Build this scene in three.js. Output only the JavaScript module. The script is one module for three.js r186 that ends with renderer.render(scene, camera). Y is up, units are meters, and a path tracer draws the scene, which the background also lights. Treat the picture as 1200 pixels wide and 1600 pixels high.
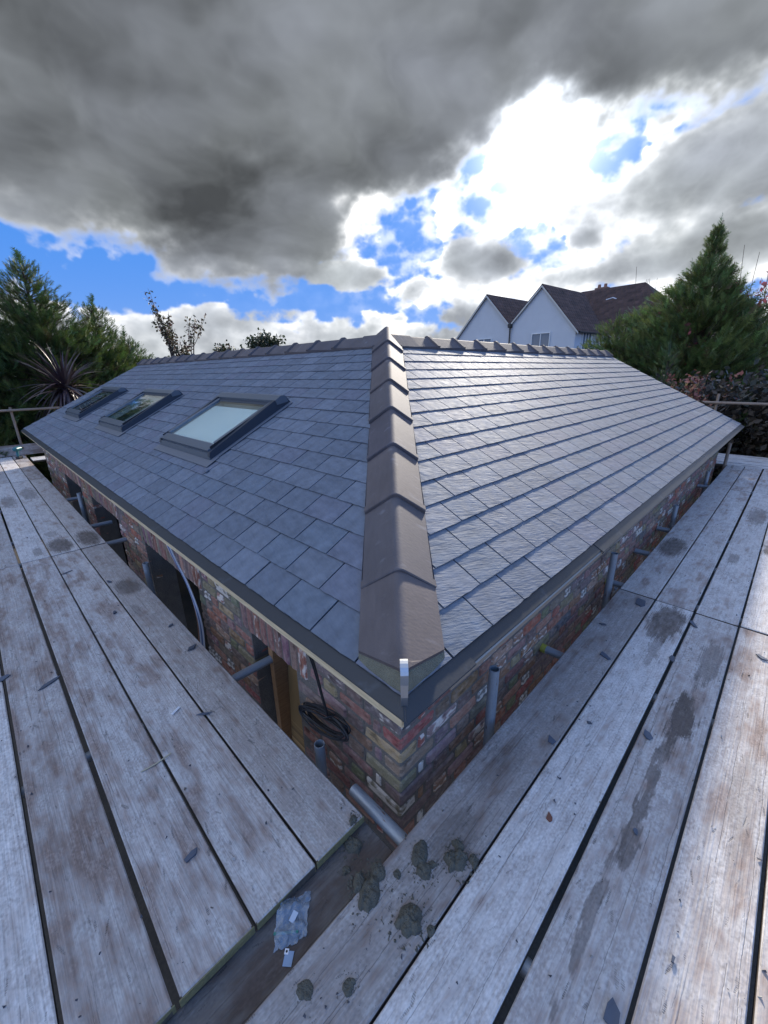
import * as THREE from 'three';
import { mergeGeometries } from 'three/addons/utils/BufferGeometryUtils.js';

// ---------------------------------------------------------------- camera, sky, sun, exposure
const EAVE = 2.5;                                   // height of the slate edge above the ground
const scene = new THREE.Scene();
const camera = new THREE.PerspectiveCamera(103.122, 0.75, 0.05, 600);
camera.position.set(-0.7026, EAVE + 0.8976, 0.6333);
camera.rotation.order = 'YXZ';
camera.rotation.set(-0.33106, -0.7840, -0.0155);

const renderer = new THREE.WebGLRenderer({ antialias: true });
renderer.toneMapping = THREE.LinearToneMapping;
renderer.toneMappingExposure = 1.72;
renderer.shadowMap.enabled = true;

const SUN_AZ = 63.0, SUN_EL = 22.8, D2R = Math.PI / 180;
const sunDir = new THREE.Vector3(Math.sin(SUN_AZ * D2R) * Math.cos(SUN_EL * D2R), Math.sin(SUN_EL * D2R), -Math.cos(SUN_AZ * D2R) * Math.cos(SUN_EL * D2R));
const sun = new THREE.DirectionalLight(new THREE.Color(1.0, 0.92, 0.8), 4.6);
sun.position.copy(sunDir).multiplyScalar(60); sun.target.position.set(3, EAVE, -3);
sun.castShadow = true; sun.shadow.radius = 7; sun.shadow.mapSize.set(2048, 2048);
Object.assign(sun.shadow.camera, { left: -30, right: 30, top: 30, bottom: -30, near: 1, far: 140 });
sun.name = 'sun'; scene.add(sun, sun.target);

// ---------------------------------------------------------------- random numbers and noise
function rng(seed) { let a = seed >>> 0; return () => { a = (a + 0x6d2b79f5) | 0; let t = Math.imul(a ^ (a >>> 15), 1 | a); t = (t + Math.imul(t ^ (t >>> 7), 61 | t)) ^ t; return ((t ^ (t >>> 14)) >>> 0) / 4294967296; }; }
const PERM = new Uint8Array(512), GX = new Float32Array(256), GY = new Float32Array(256), GZ = new Float32Array(256);
{
  const r = rng(77), p = [...Array(256).keys()];
  for (let i = 255; i > 0; i--) { const j = Math.floor(r() * (i + 1)); [p[i], p[j]] = [p[j], p[i]]; }
  for (let i = 0; i < 512; i++) PERM[i] = p[i & 255];
  for (let i = 0; i < 256; i++) { const z = r() * 2 - 1, a = r() * 6.2832, q = Math.sqrt(1 - z * z); GX[i] = q * Math.cos(a); GY[i] = q * Math.sin(a); GZ[i] = z; }
}
function noise3(x, y, z) {
  const xf = Math.floor(x), yf = Math.floor(y), zf = Math.floor(z), X = xf & 255, Y = yf & 255, Z = zf & 255;
  x -= xf; y -= yf; z -= zf;
  const u = x * x * x * (x * (x * 6 - 15) + 10), v = y * y * y * (y * (y * 6 - 15) + 10), w = z * z * z * (z * (z * 6 - 15) + 10);
  const A = PERM[X] + Y, B = PERM[X + 1] + Y, AA = PERM[A] + Z, AB = PERM[A + 1] + Z, BA = PERM[B] + Z, BB = PERM[B + 1] + Z;
  const g = (h, a, b, c) => GX[h] * a + GY[h] * b + GZ[h] * c;
  const x1 = x - 1, y1 = y - 1, z1 = z - 1;
  let a0 = g(PERM[AA], x, y, z), a1 = g(PERM[BA], x1, y, z), b0 = g(PERM[AB], x, y1, z), b1 = g(PERM[BB], x1, y1, z);
  const p = a0 + u * (a1 - a0), q = b0 + u * (b1 - b0), r0 = p + v * (q - p);
  a0 = g(PERM[AA + 1], x, y, z1); a1 = g(PERM[BA + 1], x1, y, z1); b0 = g(PERM[AB + 1], x, y1, z1); b1 = g(PERM[BB + 1], x1, y1, z1);
  const p2 = a0 + u * (a1 - a0), q2 = b0 + u * (b1 - b0), r1 = p2 + v * (q2 - p2);
  return (r0 + w * (r1 - r0)) * 1.55;
}
function fbm(x, y, z, n) { let s = 0, a = 0.5; for (let i = 0; i < n; i++) { s += a * noise3(x, y, z); x = x * 2.03 + 7.1; y = y * 2.03 + 3.7; z = z * 2.03 + 1.9; a *= 0.5; } return s; }
function billow(x, y, z, n) { let s = 0, a = 0.5; for (let i = 0; i < n; i++) { s += a * (1 - 2.2 * Math.abs(noise3(x, y, z))); x = x * 2.03 + 7.1; y = y * 2.03 + 3.7; z = z * 2.03 + 1.9; a *= 0.52; } return s; }
const clamp = (x, a = 0, b = 1) => (x < a ? a : x > b ? b : x), lerp = (a, b, t) => a + (b - a) * t;
const sstep = (a, b, x) => { const t = clamp((x - a) / (b - a)); return t * t * (3 - 2 * t); };

// ---------------------------------------------------------------- the sky: blue air, a broad grey cloud deck with a ragged edge, cumulus below it
// angles in degrees; azimuth from the left wing's direction (-z) round towards the right wing's (+x)
const DECK_EDGE = [[-40, 17], [-10, 15], [6.6, 14.0], [13, 13.4], [17.9, 12.4], [22.8, 11.2], [31.2, 10.2], [36.5, 10.6], [40.5, 12.6], [43, 15.4], [45.2, 17.2], [48, 18.4], [51.5, 19.3], [55.7, 21.5], [57.9, 23.4], [62.9, 24.6], [65.9, 22.6], [68.8, 21.6], [72.3, 21.9], [76.7, 21.5], [82.2, 21.5], [100, 24], [130, 30]];
function deckEdge(az) { const D = DECK_EDGE; if (az <= D[0][0]) return D[0][1]; for (let i = 1; i < D.length; i++) if (az < D[i][0]) return lerp(D[i - 1][1], D[i][1], sstep(D[i - 1][0], D[i][0], az)); return D[D.length - 1][1]; }
// cloud heaps: azimuth, height, half width, half height, cover, greyness
const HEAPS = [
  [38.5, 11.3, 4.6, 1.8, 1.5, 0.75], [43.2, 11.2, 3.0, 1.5, 1.2, 0.55], [41.5, 18.2, 3.2, 1.5, -0.3, -1.5], [43.6, 15.2, 2.4, 2.2, 0.5, -1.1], [27.5, 22.4, 5, 1.6, -0.1, -0.42], [13, 19, 4, 0.8, -0.1, -0.5], [18, 27, 6, 2.5, 0, 0.25], [46, 25, 6, 4, 0, 0.2],
  [56.9, 12.2, 3.9, 1.75, 0.95, 0.85], [59.5, 11.6, 2.4, 1.2, 0.5, 0.6], [54.3, 12.6, 2.0, 1.5, 0.5, 0.5], [68.4, 13.4, 1.7, 1.0, 0.8, 0.75], [49.0, 9.7, 3.0, 1.3, 0.7, 0.55],
  [78.5, 17.3, 7.5, 2.6, 1.3, 1.0], [85, 18.5, 6, 3.0, 0.9, 0.9], [81.0, 11.3, 7.0, 2.3, 1.2, 0.95], [73.5, 10.1, 5.0, 1.0, 0.6, 0.6], [67.6, 9.9, 2.6, 1.1, 0.6, 0.5],
  [36.1, 13.2, 6, 2.4, 0.5, 0.25], [24.5, 6.6, 5.5, 1.5, 0.9, 0.5], [34.0, 6.9, 6.5, 1.6, 0.9, 0.42], [15.5, 6.2, 3.5, 2.0, 0.7, 0.25], [45.5, 7.4, 4.0, 1.2, 0.5, 0.3], [55.5, 6.6, 4.0, 1.5, 0.6, 0.55], [62, 6.0, 6, 1.6, 0.5, 0.4],
  [7, 8.3, 4.5, 2.0, 0.75, 0.15], [63.2, 19.6, 4.2, 4.0, 0.85, -0.9], [60, 15.2, 2.2, 1.4, 0.35, -0.5], [72.0, 15.8, 3.2, 2.4, 0.55, -0.45], [50, 12.5, 2.2, 0.9, 0.45, -0.4], [52.5, 16.8, 1.3, 3.2, 0.55, -0.6], [42.5, 16.3, 2.6, 2.4, 0.1, -1.0], [31, 21.5, 2.5, 0.9, -0.05, -0.3], [55, 9.4, 10, 1.4, 0.3, -0.3],
];
const GAPS = [[49.2, 15.6, 2.1, 1.7, 1.5], [51.0, 13.7, 1.6, 1.0, 1.2], [57.0, 18.2, 2.3, 2.3, 1.75], [70.3, 19.2, 2.4, 1.5, 1.9], [63.2, 14.0, 2.1, 1.2, 1.7], [65.8, 12.2, 1.6, 0.9, 1.3], [32, 9.2, 5, 0.7, 0.9], [13, 11.0, 9, 1.2, 0.9], [22, 9.6, 7, 0.9, 0.9], [40.5, 8.6, 3, 0.5, 0.8], [50, 7.6, 1.4, 0.8, 0.8], [46.5, 6.3, 2, 0.6, 0.6], [29.5, 5.0, 4, 0.7, 0.6]];
const LEVEL = 0.58;
function skyTexture() {
  const W = 4096, Hh = 2048, data = new Float32Array(W * Hh * 4), HALF = Math.floor(Hh / 2) - 12;
  for (let row = HALF; row < Hh; row++) {
    const el = ((row + 0.5) / Hh - 0.5) * 180, y = Math.sin(el * D2R), ch = Math.cos(el * D2R);
    // towards the zenith neighbouring texels nearly coincide: compute every few and share them
    for (let col = 0, skip = 1; col < W; col += skip) {
      const round = ((col + 0.5) / W - 0.5) * 2 * Math.PI, x = Math.cos(round) * ch, z = Math.sin(round) * ch;
      let az = Math.atan2(x, -z) / D2R; if (az < -135) az += 360;
      skip = el > 60 ? 8 : el > 36 || Math.abs(az - 45) > 52 ? 4 : 1;
      const theta = Math.acos(clamp(x * sunDir.x + y * sunDir.y + z * sunDir.z, -1, 1)) / D2R;
      const away = Math.max(sstep(55, 105, Math.abs(az - 45)), sstep(36, 58, el));   // overhead and away from the heap of dark cloud round the sun: fair-weather cumulus
      const k1 = 1 / (Math.max(y, 0) + 0.16);                            // the deck is a flat layer seen in perspective
      const big = fbm(x * k1 * 1.1 + 4, z * k1 * 1.1, 2.5, 4), warp = fbm(x * 5 + 9, y * 7, z * 5, 3);
      const puff = billow(x * 9 + warp * 0.6, y * 13 + 3, z * 9 - warp * 0.6, 6), fine = fbm(x * 24, y * 34, z * 24, 5);
      const lump = billow(x * 4.2 + warp * 0.5 + 11, y * 7.5, z * 4.2 + warp * 0.5, 4);        // towers and folds a few degrees across
      const d = el - deckEdge(az) + warp * 2.6 + lump * 1.5 + fine * 0.9;
      let deckB = clamp(d / 3.0, -1.2, 1.6), cover, grey;
      deckB = lerp(deckB, -0.24 + big * 1.8, away);
      let low = lerp(-0.98, -0.12, sstep(41, 57, az));
      low = lerp(low, -0.5, away);
      let heap = 0, hg = 0;
      for (const h of HEAPS) { const p = (az - h[0]) / h[2], q = (el - h[1]) / h[3], e = p * p + q * q; if (e < 9) { const g = Math.exp(-e); heap += h[4] * g; hg += h[5] * g; } }
      for (const h of GAPS) { const p = (az - h[0] + warp * 2.4 + fine * 1.5) / h[2], q = (el - h[1] + fine * 2.2 + puff * 0.5) / h[3], e = p * p + q * q; if (e < 9) heap -= h[4] * Math.exp(-e) * 0.64; }
      const top = 5.6 + 3.4 * fbm(az * 0.13 + 5, 0.5, 8, 3) + lump * 1.6;
      const bank = clamp((top - el) / 2.4, -1, 0.55) * sstep(60, 46, az + 0) + clamp((4.8 + lump - el) / 2, -1, 0.5) * sstep(46, 60, az);
      const lowB = Math.max(low + heap, lerp(bank - 0.1 + Math.min(heap, 0.3) * 0.5, low, away));
      const isDeck = sstep(-0.35, 0.5, deckB - lowB * 0.25);
      cover = Math.max(deckB, lowB) + puff * lerp(0.55, 0.12, isDeck) + fine * lerp(0.55, 0.3, isDeck) - 0.02;
      const alpha = sstep(-0.08, lerp(0.3, 0.55, isDeck), cover + fine * 0.1);
      const wisp = sstep(0.05, 0.65, puff * 0.7 + fine * 0.9 + warp * 0.3) * 0.55 * sstep(30, 12, theta) * (1 - away);       // thin shreds drifting across the gaps near the sun
      // how much light comes through
      const thick = Math.max(0, cover) * lerp(0.7, 0.85, isDeck) + sstep(1.5, -1.5, el - top + 2.2) * 0.25 * (1 - isDeck) + Math.max(-1.4, hg) * 0.75 + fine * 0.3 + warp * 0.15 - lump * 0.12 + lerp(0.36 - 0.62 * puff - 0.3 * lump, 0, isDeck);
      const through = Math.exp(-Math.max(0, thick) * lerp(2.6, 3.4, isDeck));
      const glow = 8 * Math.exp(-Math.pow(theta / 3.7, 2)) + 1.35 * Math.exp(-theta / 6.5) + 0.66 * Math.exp(-theta / 38);
      const front = sstep(60, 150, theta);                               // clouds opposite the sun are lit from the front
      const folds = fbm(x * k1 * 2.3 + warp * 0.8, z * k1 * 2.3, 7.5, 5);
      const deckGrey = 0.162 + 0.14 * big + 0.12 * warp + 0.2 * folds + 0.07 * lump + 0.03 * puff * sstep(8, 0, d) + 0.09 * sstep(4.0, 0, d) + 0.03 * sstep(40, 8, theta);
      const lowGrey = lerp(0.36, 0.25, sstep(30, 60, az)) + 0.2 * puff + 0.1 * sstep(-2, 2, el - top + 1.6);
      let base = lerp(lowGrey, Math.max(0.075, deckGrey), isDeck);
      base = lerp(base, 1.0 + 0.3 * puff, away) + front * 0.35;
      const white = 0.42 + glow * 1.15 + front * 0.9;
      const lit = base + white * through;
      const cool = 1 - through, cr = lit * (1 - 0.1 * cool), cg = lit * (1 - 0.025 * cool), cb = lit * (1 + cool * clamp(0.07 + warp * 0.1, 0.0, 0.15));
      // clear air: deep blue, paler at the horizon and whitened towards the sun
      const hz = Math.exp(-Math.max(el, 0) / 7), veil = 2.0 * Math.exp(-Math.pow(theta / 4.8, 2)) + 0.42 * Math.exp(-theta / 10) + Math.max(0, 0.12 * fine + 0.03) * sstep(50, 15, theta);
      const up = 1 + 0.35 * front + 0.2 * away, sr = lerp(0.05, 0.34, hz) * up + veil, sg = lerp(0.275, 0.53, hz) * up + veil, sb = lerp(0.88, 0.95, hz) * up + veil;
      const al = Math.max(alpha, wisp), r = lerp(sr, cr, al), g = lerp(sg, cg, al), b = lerp(sb, cb, al);
      for (let k = 0; k < skip; k++) { const o = (row * W + col + k) * 4; data[o] = r * LEVEL; data[o + 1] = g * LEVEL; data[o + 2] = b * LEVEL; data[o + 3] = 1; }
    }
  }
  for (let i = 0; i < HALF * W; i++) { data[i * 4] = 0.2; data[i * 4 + 1] = 0.21; data[i * 4 + 2] = 0.2; data[i * 4 + 3] = 1; }
  const t = new THREE.DataTexture(data, W, Hh, THREE.RGBAFormat, THREE.FloatType);
  t.mapping = THREE.EquirectangularReflectionMapping; t.magFilter = THREE.LinearFilter; t.minFilter = THREE.LinearFilter; t.needsUpdate = true;
  return t;
}
const skyMap = skyTexture();
scene.background = skyMap; scene.environment = skyMap;

// ---------------------------------------------------------------- building helpers
const R = rng(2024);
const rr = (a, b) => a + R() * (b - a);
const V = (x, y, z) => new THREE.Vector3(x, y, z);
const P = (u, y, v) => V(u, EAVE + y, -v);                     // u: along the right wing, v: along the left wing, y: above the slate edge
const usedNames = new Map();
function numbered(n) { const k = usedNames.get(n) ?? 0; usedNames.set(n, k + 1); return k ? `${n}_${String(k).padStart(3, '0')}` : n; }
function tag(o, label, category, group, kind) { if (label) o.userData.label = label; if (category) o.userData.category = category; if (group) o.userData.group = group; if (kind) o.userData.kind = kind; return o; }
function mesh(name, geo, mat, parent) { const m = new THREE.Mesh(geo, mat); m.name = parent ? name : numbered(name); (parent ?? scene).add(m); return m; }
function thing(name, label, category, pos, group) { const g = new THREE.Group(); g.name = numbered(name); if (pos) g.position.copy(pos); scene.add(g); return tag(g, label, category, group); }
function std(color, rough, extra = {}) { const m = new THREE.MeshStandardMaterial({ roughness: rough, ...extra }); if (Array.isArray(color)) m.color.setRGB(...color); else m.color.set(color); return m; }
// geometry from a list of convex polygons (arrays of Vector3), uv by a function of (point, normal)
function polyGeo(polys, uvf, center) {
  const pos = [], nor = [], uv = [];
  const e1 = V(0, 0, 0), e2 = V(0, 0, 0), n = V(0, 0, 0), c = V(0, 0, 0);
  for (let p of polys) {
    n.set(0, 0, 0);
    for (let i = 1; i + 1 < p.length; i++) { e1.subVectors(p[i], p[0]); e2.subVectors(p[i + 1], p[0]); n.add(e1.clone().cross(e2)); }
    n.normalize();
    if (center) { c.set(0, 0, 0); for (const q of p) c.add(q); c.multiplyScalar(1 / p.length).sub(center); if (c.dot(n) < 0) { p = [...p].reverse(); n.negate(); } }
    for (let i = 1; i + 1 < p.length; i++) for (const q of [p[0], p[i], p[i + 1]]) { pos.push(q.x, q.y, q.z); nor.push(n.x, n.y, n.z); const w = uvf ? uvf(q, n) : boxUV(q, n); uv.push(w[0], w[1]); }
  }
  const g = new THREE.BufferGeometry();
  g.setAttribute('position', new THREE.Float32BufferAttribute(pos, 3)); g.setAttribute('normal', new THREE.Float32BufferAttribute(nor, 3)); g.setAttribute('uv', new THREE.Float32BufferAttribute(uv, 2));
  return g;
}
function boxUV(q, n) { const ax = Math.abs(n.x), ay = Math.abs(n.y), az = Math.abs(n.z); return ay >= ax && ay >= az ? [q.x, q.z] : ax >= az ? [q.z, q.y] : [q.x, q.y]; }
// box with chamfered edges, centred; jit moves the corners a little
function bevelBox(w, h, d, b, uvf, jit = 0, r = R) {
  const K = {};
  for (const sx of [-1, 1]) for (const sy of [-1, 1]) for (const sz of [-1, 1]) {
    const j = () => (jit ? (r() - 0.5) * 2 * jit : 0), X = sx * w / 2 + j(), Y = sy * h / 2 + j(), Z = sz * d / 2 + j();
    K[[sx, sy, sz]] = [V(X, Y - sy * b, Z - sz * b), V(X - sx * b, Y, Z - sz * b), V(X - sx * b, Y - sy * b, Z)];
  }
  const polys = [], S = [-1, 1];
  for (const s of S) {
    polys.push([[s, -1, -1], [s, 1, -1], [s, 1, 1], [s, -1, 1]].map((k) => K[k][0]), [[-1, s, -1], [1, s, -1], [1, s, 1], [-1, s, 1]].map((k) => K[k][1]), [[-1, -1, s], [1, -1, s], [1, 1, s], [-1, 1, s]].map((k) => K[k][2]));
    for (const t of S) {
      polys.push([K[[-1, s, t]][1], K[[1, s, t]][1], K[[1, s, t]][2], K[[-1, s, t]][2]], [K[[s, -1, t]][0], K[[s, 1, t]][0], K[[s, 1, t]][2], K[[s, -1, t]][2]], [K[[s, t, -1]][0], K[[s, t, 1]][0], K[[s, t, 1]][1], K[[s, t, -1]][1]]);
      for (const q of S) polys.push(K[[s, t, q]]);
    }
  }
  return polyGeo(polys, uvf, V(0, 0, 0));
}
function slab(poly, z0, z1, uvf) {                                // prism of a 2-D outline (counter-clockwise) between z0 and z1
  const top = poly.map((p) => V(p[0], p[1], z1)), bot = poly.map((p) => V(p[0], p[1], z0)), polys = [top, [...bot].reverse()];
  for (let i = 0; i < poly.length; i++) { const j = (i + 1) % poly.length; polys.push([bot[i], bot[j], top[j], top[i]]); }
  return polyGeo(polys, uvf);
}
function clipPoly(poly, a, b, c) {                                // keep a*x + b*y >= c
  const out = [], f = (p) => a * p[0] + b * p[1] - c;
  for (let i = 0; i < poly.length; i++) { const p = poly[i], q = poly[(i + 1) % poly.length], fp = f(p), fq = f(q); if (fp >= 0) out.push(p); if ((fp >= 0) !== (fq >= 0)) { const t = fp / (fp - fq); out.push([p[0] + (q[0] - p[0]) * t, p[1] + (q[1] - p[1]) * t]); } }
  return out;
}
const area = (p) => { let s = 0; for (let i = 0; i < p.length; i++) { const a = p[i], b = p[(i + 1) % p.length]; s += a[0] * b[1] - a[1] * b[0]; } return s / 2; };
function boxAt(x0, x1, y0, y1, z0, z1, b = 0.003, uvf) { const g = bevelBox(x1 - x0, y1 - y0, z1 - z0, Math.min(b, (x1 - x0) / 3, (y1 - y0) / 3, (z1 - z0) / 3), uvf); g.translate((x0 + x1) / 2, (y0 + y1) / 2, (z0 + z1) / 2); return g; }
function pbox(u0, u1, y0, y1, v0, v1, b) { return boxAt(u0, u1, EAVE + y0, EAVE + y1, -v1, -v0, b); }
function tubeGeo(points, radius, seg = 8, rad = 8, closed = false) { return new THREE.TubeGeometry(new THREE.CatmullRomCurve3(points, closed), seg, radius, rad, closed); }
function pipeGeo(a, b, r, wall = 0.004, seg = 18) {               // a hollow tube between two points, open ends with a wall
  const L = a.distanceTo(b), pts = [[r - wall, 0], [r, 0], [r, L], [r - wall, L], [r - wall, 0]].map((p) => new THREE.Vector2(p[0], p[1]));
  const g = mergeGeometries([new THREE.LatheGeometry([pts[0], pts[1]], seg), new THREE.LatheGeometry([pts[1], pts[2]], seg), new THREE.LatheGeometry([pts[2], pts[3]], seg), new THREE.LatheGeometry([pts[3], pts[4]], seg)]);
  const uv = g.attributes.uv, ps = g.attributes.position; for (let i = 0; i < uv.count; i++) uv.setXY(i, uv.getX(i) * 0.15, ps.getY(i));
  g.applyQuaternion(new THREE.Quaternion().setFromUnitVectors(V(0, 1, 0), b.clone().sub(a).normalize())); g.translate(a.x, a.y, a.z);
  return g;
}
// ---------------------------------------------------------------- textures
function tex(w, h, n, f, srgb, rep) {                             // f(x, y, out) fills out[0..n-1] with 0..1
  const d = new Uint8Array(w * h * n), o = [0, 0, 0, 1];
  for (let y = 0, i = 0; y < h; y++) for (let x = 0; x < w; x++) { f(x, y, o); for (let c = 0; c < n; c++, i++) d[i] = clamp(o[c]) * 255 + 0.5; }
  const t = new THREE.DataTexture(d, w, h, n === 1 ? THREE.RedFormat : THREE.RGBAFormat); t.magFilter = THREE.LinearFilter; t.minFilter = THREE.LinearFilter; t.wrapS = t.wrapT = THREE.RepeatWrapping;
  if (srgb) t.colorSpace = THREE.SRGBColorSpace; if (rep) t.repeat.set(rep[0], rep[1]); t.needsUpdate = true; return t;
}
const toS = (c) => (c <= 0.0031308 ? c * 12.92 : 1.055 * Math.pow(c, 1 / 2.4) - 0.055);
// noise that repeats over a tile: a walk round two circles would need 4-D, so blend four shifted copies near the seam
function tiled(f, x, y, w, h) { const a = x / w, b = y / h, sx = sstep(0.8, 1, a), sy = sstep(0.8, 1, b); let v = f(x, y); if (sx > 0) v = lerp(v, f(x - w, y), sx); if (sy > 0) { let q = f(x, y - h); if (sx > 0) q = lerp(q, f(x - w, y - h), sx); v = lerp(v, q, sy); } return v; }

// ---------------------------------------------------------------- materials
function phys(c, rough, extra) { const m = new THREE.MeshPhysicalMaterial({ roughness: rough, ...extra }); m.color.setRGB(...c); return m; }
// slate: riven sheets, texture of one square metre
const slateH = new Float32Array(1024 * 1024);
for (let y = 0; y < 1024; y++) for (let x = 0; x < 1024; x++) slateH[y * 1024 + x] = tiled((px, py) => {
  const wx = fbm(px * 0.005, py * 0.005, 3, 3) * 2.4, q = py + px * 0.35, a = fbm(px * 0.007 + wx, q * 0.03 + wx * 0.6, 1, 3), t = (a * 2.2 + wx * 0.6) * 3.2, st = t - Math.floor(t);
  return 0.5 + 0.3 * (Math.floor(t) / 6 + sstep(0.7, 1, st) / 6) + 0.24 * fbm(px * 0.02, q * 0.12, 5, 3) + 0.1 * fbm(px * 0.3, py * 0.3, 9, 2);
}, x, y, 1024, 1024);
const slateBump = tex(1024, 1024, 1, (x, y, o) => { o[0] = slateH[y * 1024 + x]; });
const slateMap = tex(1024, 1024, 4, (x, y, o) => {
  const h = slateH[y * 1024 + x], n = fbm(x * 0.02, y * 0.02, 12, 4), s = fbm(x * 0.006, y * 0.006, 22, 3), m = 1 + 0.32 * n + 0.5 * (h - 0.55) + 0.14 * s;
  o[0] = toS(0.15 * m); o[1] = toS(0.166 * m); o[2] = toS(0.192 * m); o[3] = 1;
}, true);
const slateRough = tex(512, 512, 4, (x, y, o) => { const v = 0.74 + 0.12 * fbm(x * 0.03, y * 0.03, 30, 4) + 0.1 * (slateH[(y * 2) * 1024 + x * 2] - 0.5); o[0] = 1; o[1] = v; o[2] = 0; });
const SLATE = [[1, 1, 1], [0.9, 0.91, 0.92], [1.1, 1.1, 1.1], [1.0, 0.96, 0.99], [0.94, 0.98, 1.0]].map((c) => phys(c, 1, { specularIntensity: 0.42, map: slateMap, bumpMap: slateBump, bumpScale: 0.0045, roughnessMap: slateRough }));

// concrete hip and ridge tiles: dark brown-grey, a little dusty
const tileMap = tex(512, 512, 4, (x, y, o) => {
  const a = fbm(x * 0.008, y * 0.008, 41, 4), b = fbm(x * 0.06, y * 0.02, 42, 3), g = fbm(x * 0.4, y * 0.4, 43, 2), dust = sstep(0.22, 0.5, fbm(x * 0.017, y * 0.03, 44, 4)), m = 1 + 0.22 * a + 0.16 * b + 0.12 * g;
  o[0] = toS(lerp(0.11 * m, 0.27, dust * 0.35)); o[1] = toS(lerp(0.096 * m, 0.26, dust * 0.35)); o[2] = toS(lerp(0.096 * m, 0.27, dust * 0.35));
}, true);
const tileBump = tex(512, 512, 1, (x, y, o) => { o[0] = 0.5 + 0.35 * fbm(x * 0.2, y * 0.2, 45, 3) + 0.3 * fbm(x * 0.02, y * 0.02, 46, 3); });
const TILE = [[1, 1, 1], [1.1, 1.05, 1.0], [0.9, 0.9, 0.95]].map((c) => phys(c, 0.74, { specularIntensity: 0.5, map: tileMap, bumpMap: tileBump, bumpScale: 0.0012 }));

// bricks: an atlas of 8 x 16 faces, reclaimed reds, browns and buffs, some with old white paint and lime
const BR = rng(5), BCELLS = [];
for (let i = 0; i < 128; i++) {
  const k = BR(), tone = k < 0.24 ? [0.2, 0.088, 0.066] : k < 0.5 ? [0.185, 0.118, 0.092] : k < 0.75 ? [0.165, 0.122, 0.1] : k < 0.92 ? [0.235, 0.162, 0.125] : [0.115, 0.09, 0.08];
  BCELLS.push({ tone: tone.map((c) => c * (0.8 + BR() * 0.45)), white: BR() < 0.24 ? 0.12 + BR() * 0.42 : 0 });
}
const brickH = new Float32Array(1024 * 1024);
const brickMap = tex(1024, 1024, 4, (x, y, o) => {
  const c = BCELLS[(y >> 6) * 8 + (x >> 7)], a = fbm(x * 0.03, y * 0.03, 51, 4), g = fbm(x * 0.22, y * 0.22, 52, 3), b = fbm(x * 0.035, y * 0.05, 53, 4);
  const lime = c.white ? sstep(0.62 - c.white, 0.95 - c.white, 0.36 + b * 0.9 + a * 0.3) * 0.9 : 0, pale = sstep(-0.15, 0.4, fbm(x * 0.045 + 40, y * 0.045, 54, 4)) * 0.3, soot = sstep(0.05, 0.5, fbm(x * 0.02, y * 0.05, 55, 4)) * 0.6;
  brickH[y * 1024 + x] = 0.45 + 0.35 * a + 0.2 * g + 0.15 * lime; const m = (1 + 0.35 * a + 0.4 * g) * (1 - soot);
  for (let i = 0; i < 3; i++) o[i] = toS(lerp(lerp(c.tone[i] * m, [0.36, 0.31, 0.26][i], pale), [0.5, 0.48, 0.45][i] * (1 + 0.3 * g), lime));
}, true);
const brickBump = tex(1024, 1024, 1, (x, y, o) => { o[0] = brickH[y * 1024 + x]; });
const BRICK = std([1.3, 1.2, 1.1], 0.93, { map: brickMap, bumpMap: brickBump, bumpScale: 0.005 });
const mortarMap = tex(512, 512, 4, (x, y, o) => { const a = fbm(x * 0.02, y * 0.02, 61, 4), g = fbm(x * 0.25, y * 0.25, 62, 3), m = 1 + 0.4 * a + 0.5 * g; o[0] = toS(0.15 * m); o[1] = toS(0.128 * m); o[2] = toS(0.106 * m); }, true);
const mortarBump = tex(512, 512, 1, (x, y, o) => { o[0] = 0.5 + 0.5 * fbm(x * 0.2, y * 0.2, 63, 4); });
const MORTAR = std([1, 1, 1], 0.95, { map: mortarMap, bumpMap: mortarBump, bumpScale: 0.006 });
const BLOCK = std([0.34, 0.35, 0.36], 0.95, { bumpMap: mortarBump, bumpScale: 0.004 });
const HIPMORTAR = std([1.05, 1.18, 1.02], 0.92, { map: mortarMap, bumpMap: mortarBump, bumpScale: 0.006 });
const WETMORTAR = std([0.6, 0.66, 0.6], 0.8, { map: mortarMap, bumpMap: mortarBump, bumpScale: 0.007 });

const TRAY = std([0.035, 0.04, 0.047], 0.42, { bumpMap: tileBump, bumpScale: 0.0008 });
const trayDust = tex(512, 512, 4, (x, y, o) => { const d = sstep(0.12, 0.5, fbm(x * 0.03, y * 0.03, 66, 5)), s = sstep(0.5, 0.62, fbm(x * 0.2, y * 0.2, 67, 3)); const v = lerp(0.03, 0.075, d * 0.6 + s * 0.5); o[0] = toS(v * 0.85); o[1] = toS(v); o[2] = toS(v * 1.2); }, true);
TRAY.map = trayDust; TRAY.color.setRGB(1, 1, 1);
// planed softwood
const pineMap = tex(1024, 128, 4, (x, y, o) => { const a = Math.sin((y * 0.35 + fbm(x * 0.004, y * 0.03, 71, 3) * 14)) * 0.5 + 0.5, g = fbm(x * 0.02, y * 0.5, 72, 3), m = 1 - 0.2 * a + 0.14 * g; o[0] = toS(0.66 * m); o[1] = toS(0.52 * m); o[2] = toS(0.31 * m); }, true, [0.6, 6]);
const PINE = std([1, 1, 1], 0.75, { map: pineMap });
const STUD = std([0.45, 0.3, 0.22], 0.8, { map: pineMap });
const SHEET = std([0.05, 0.06, 0.08], 0.6);
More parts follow.
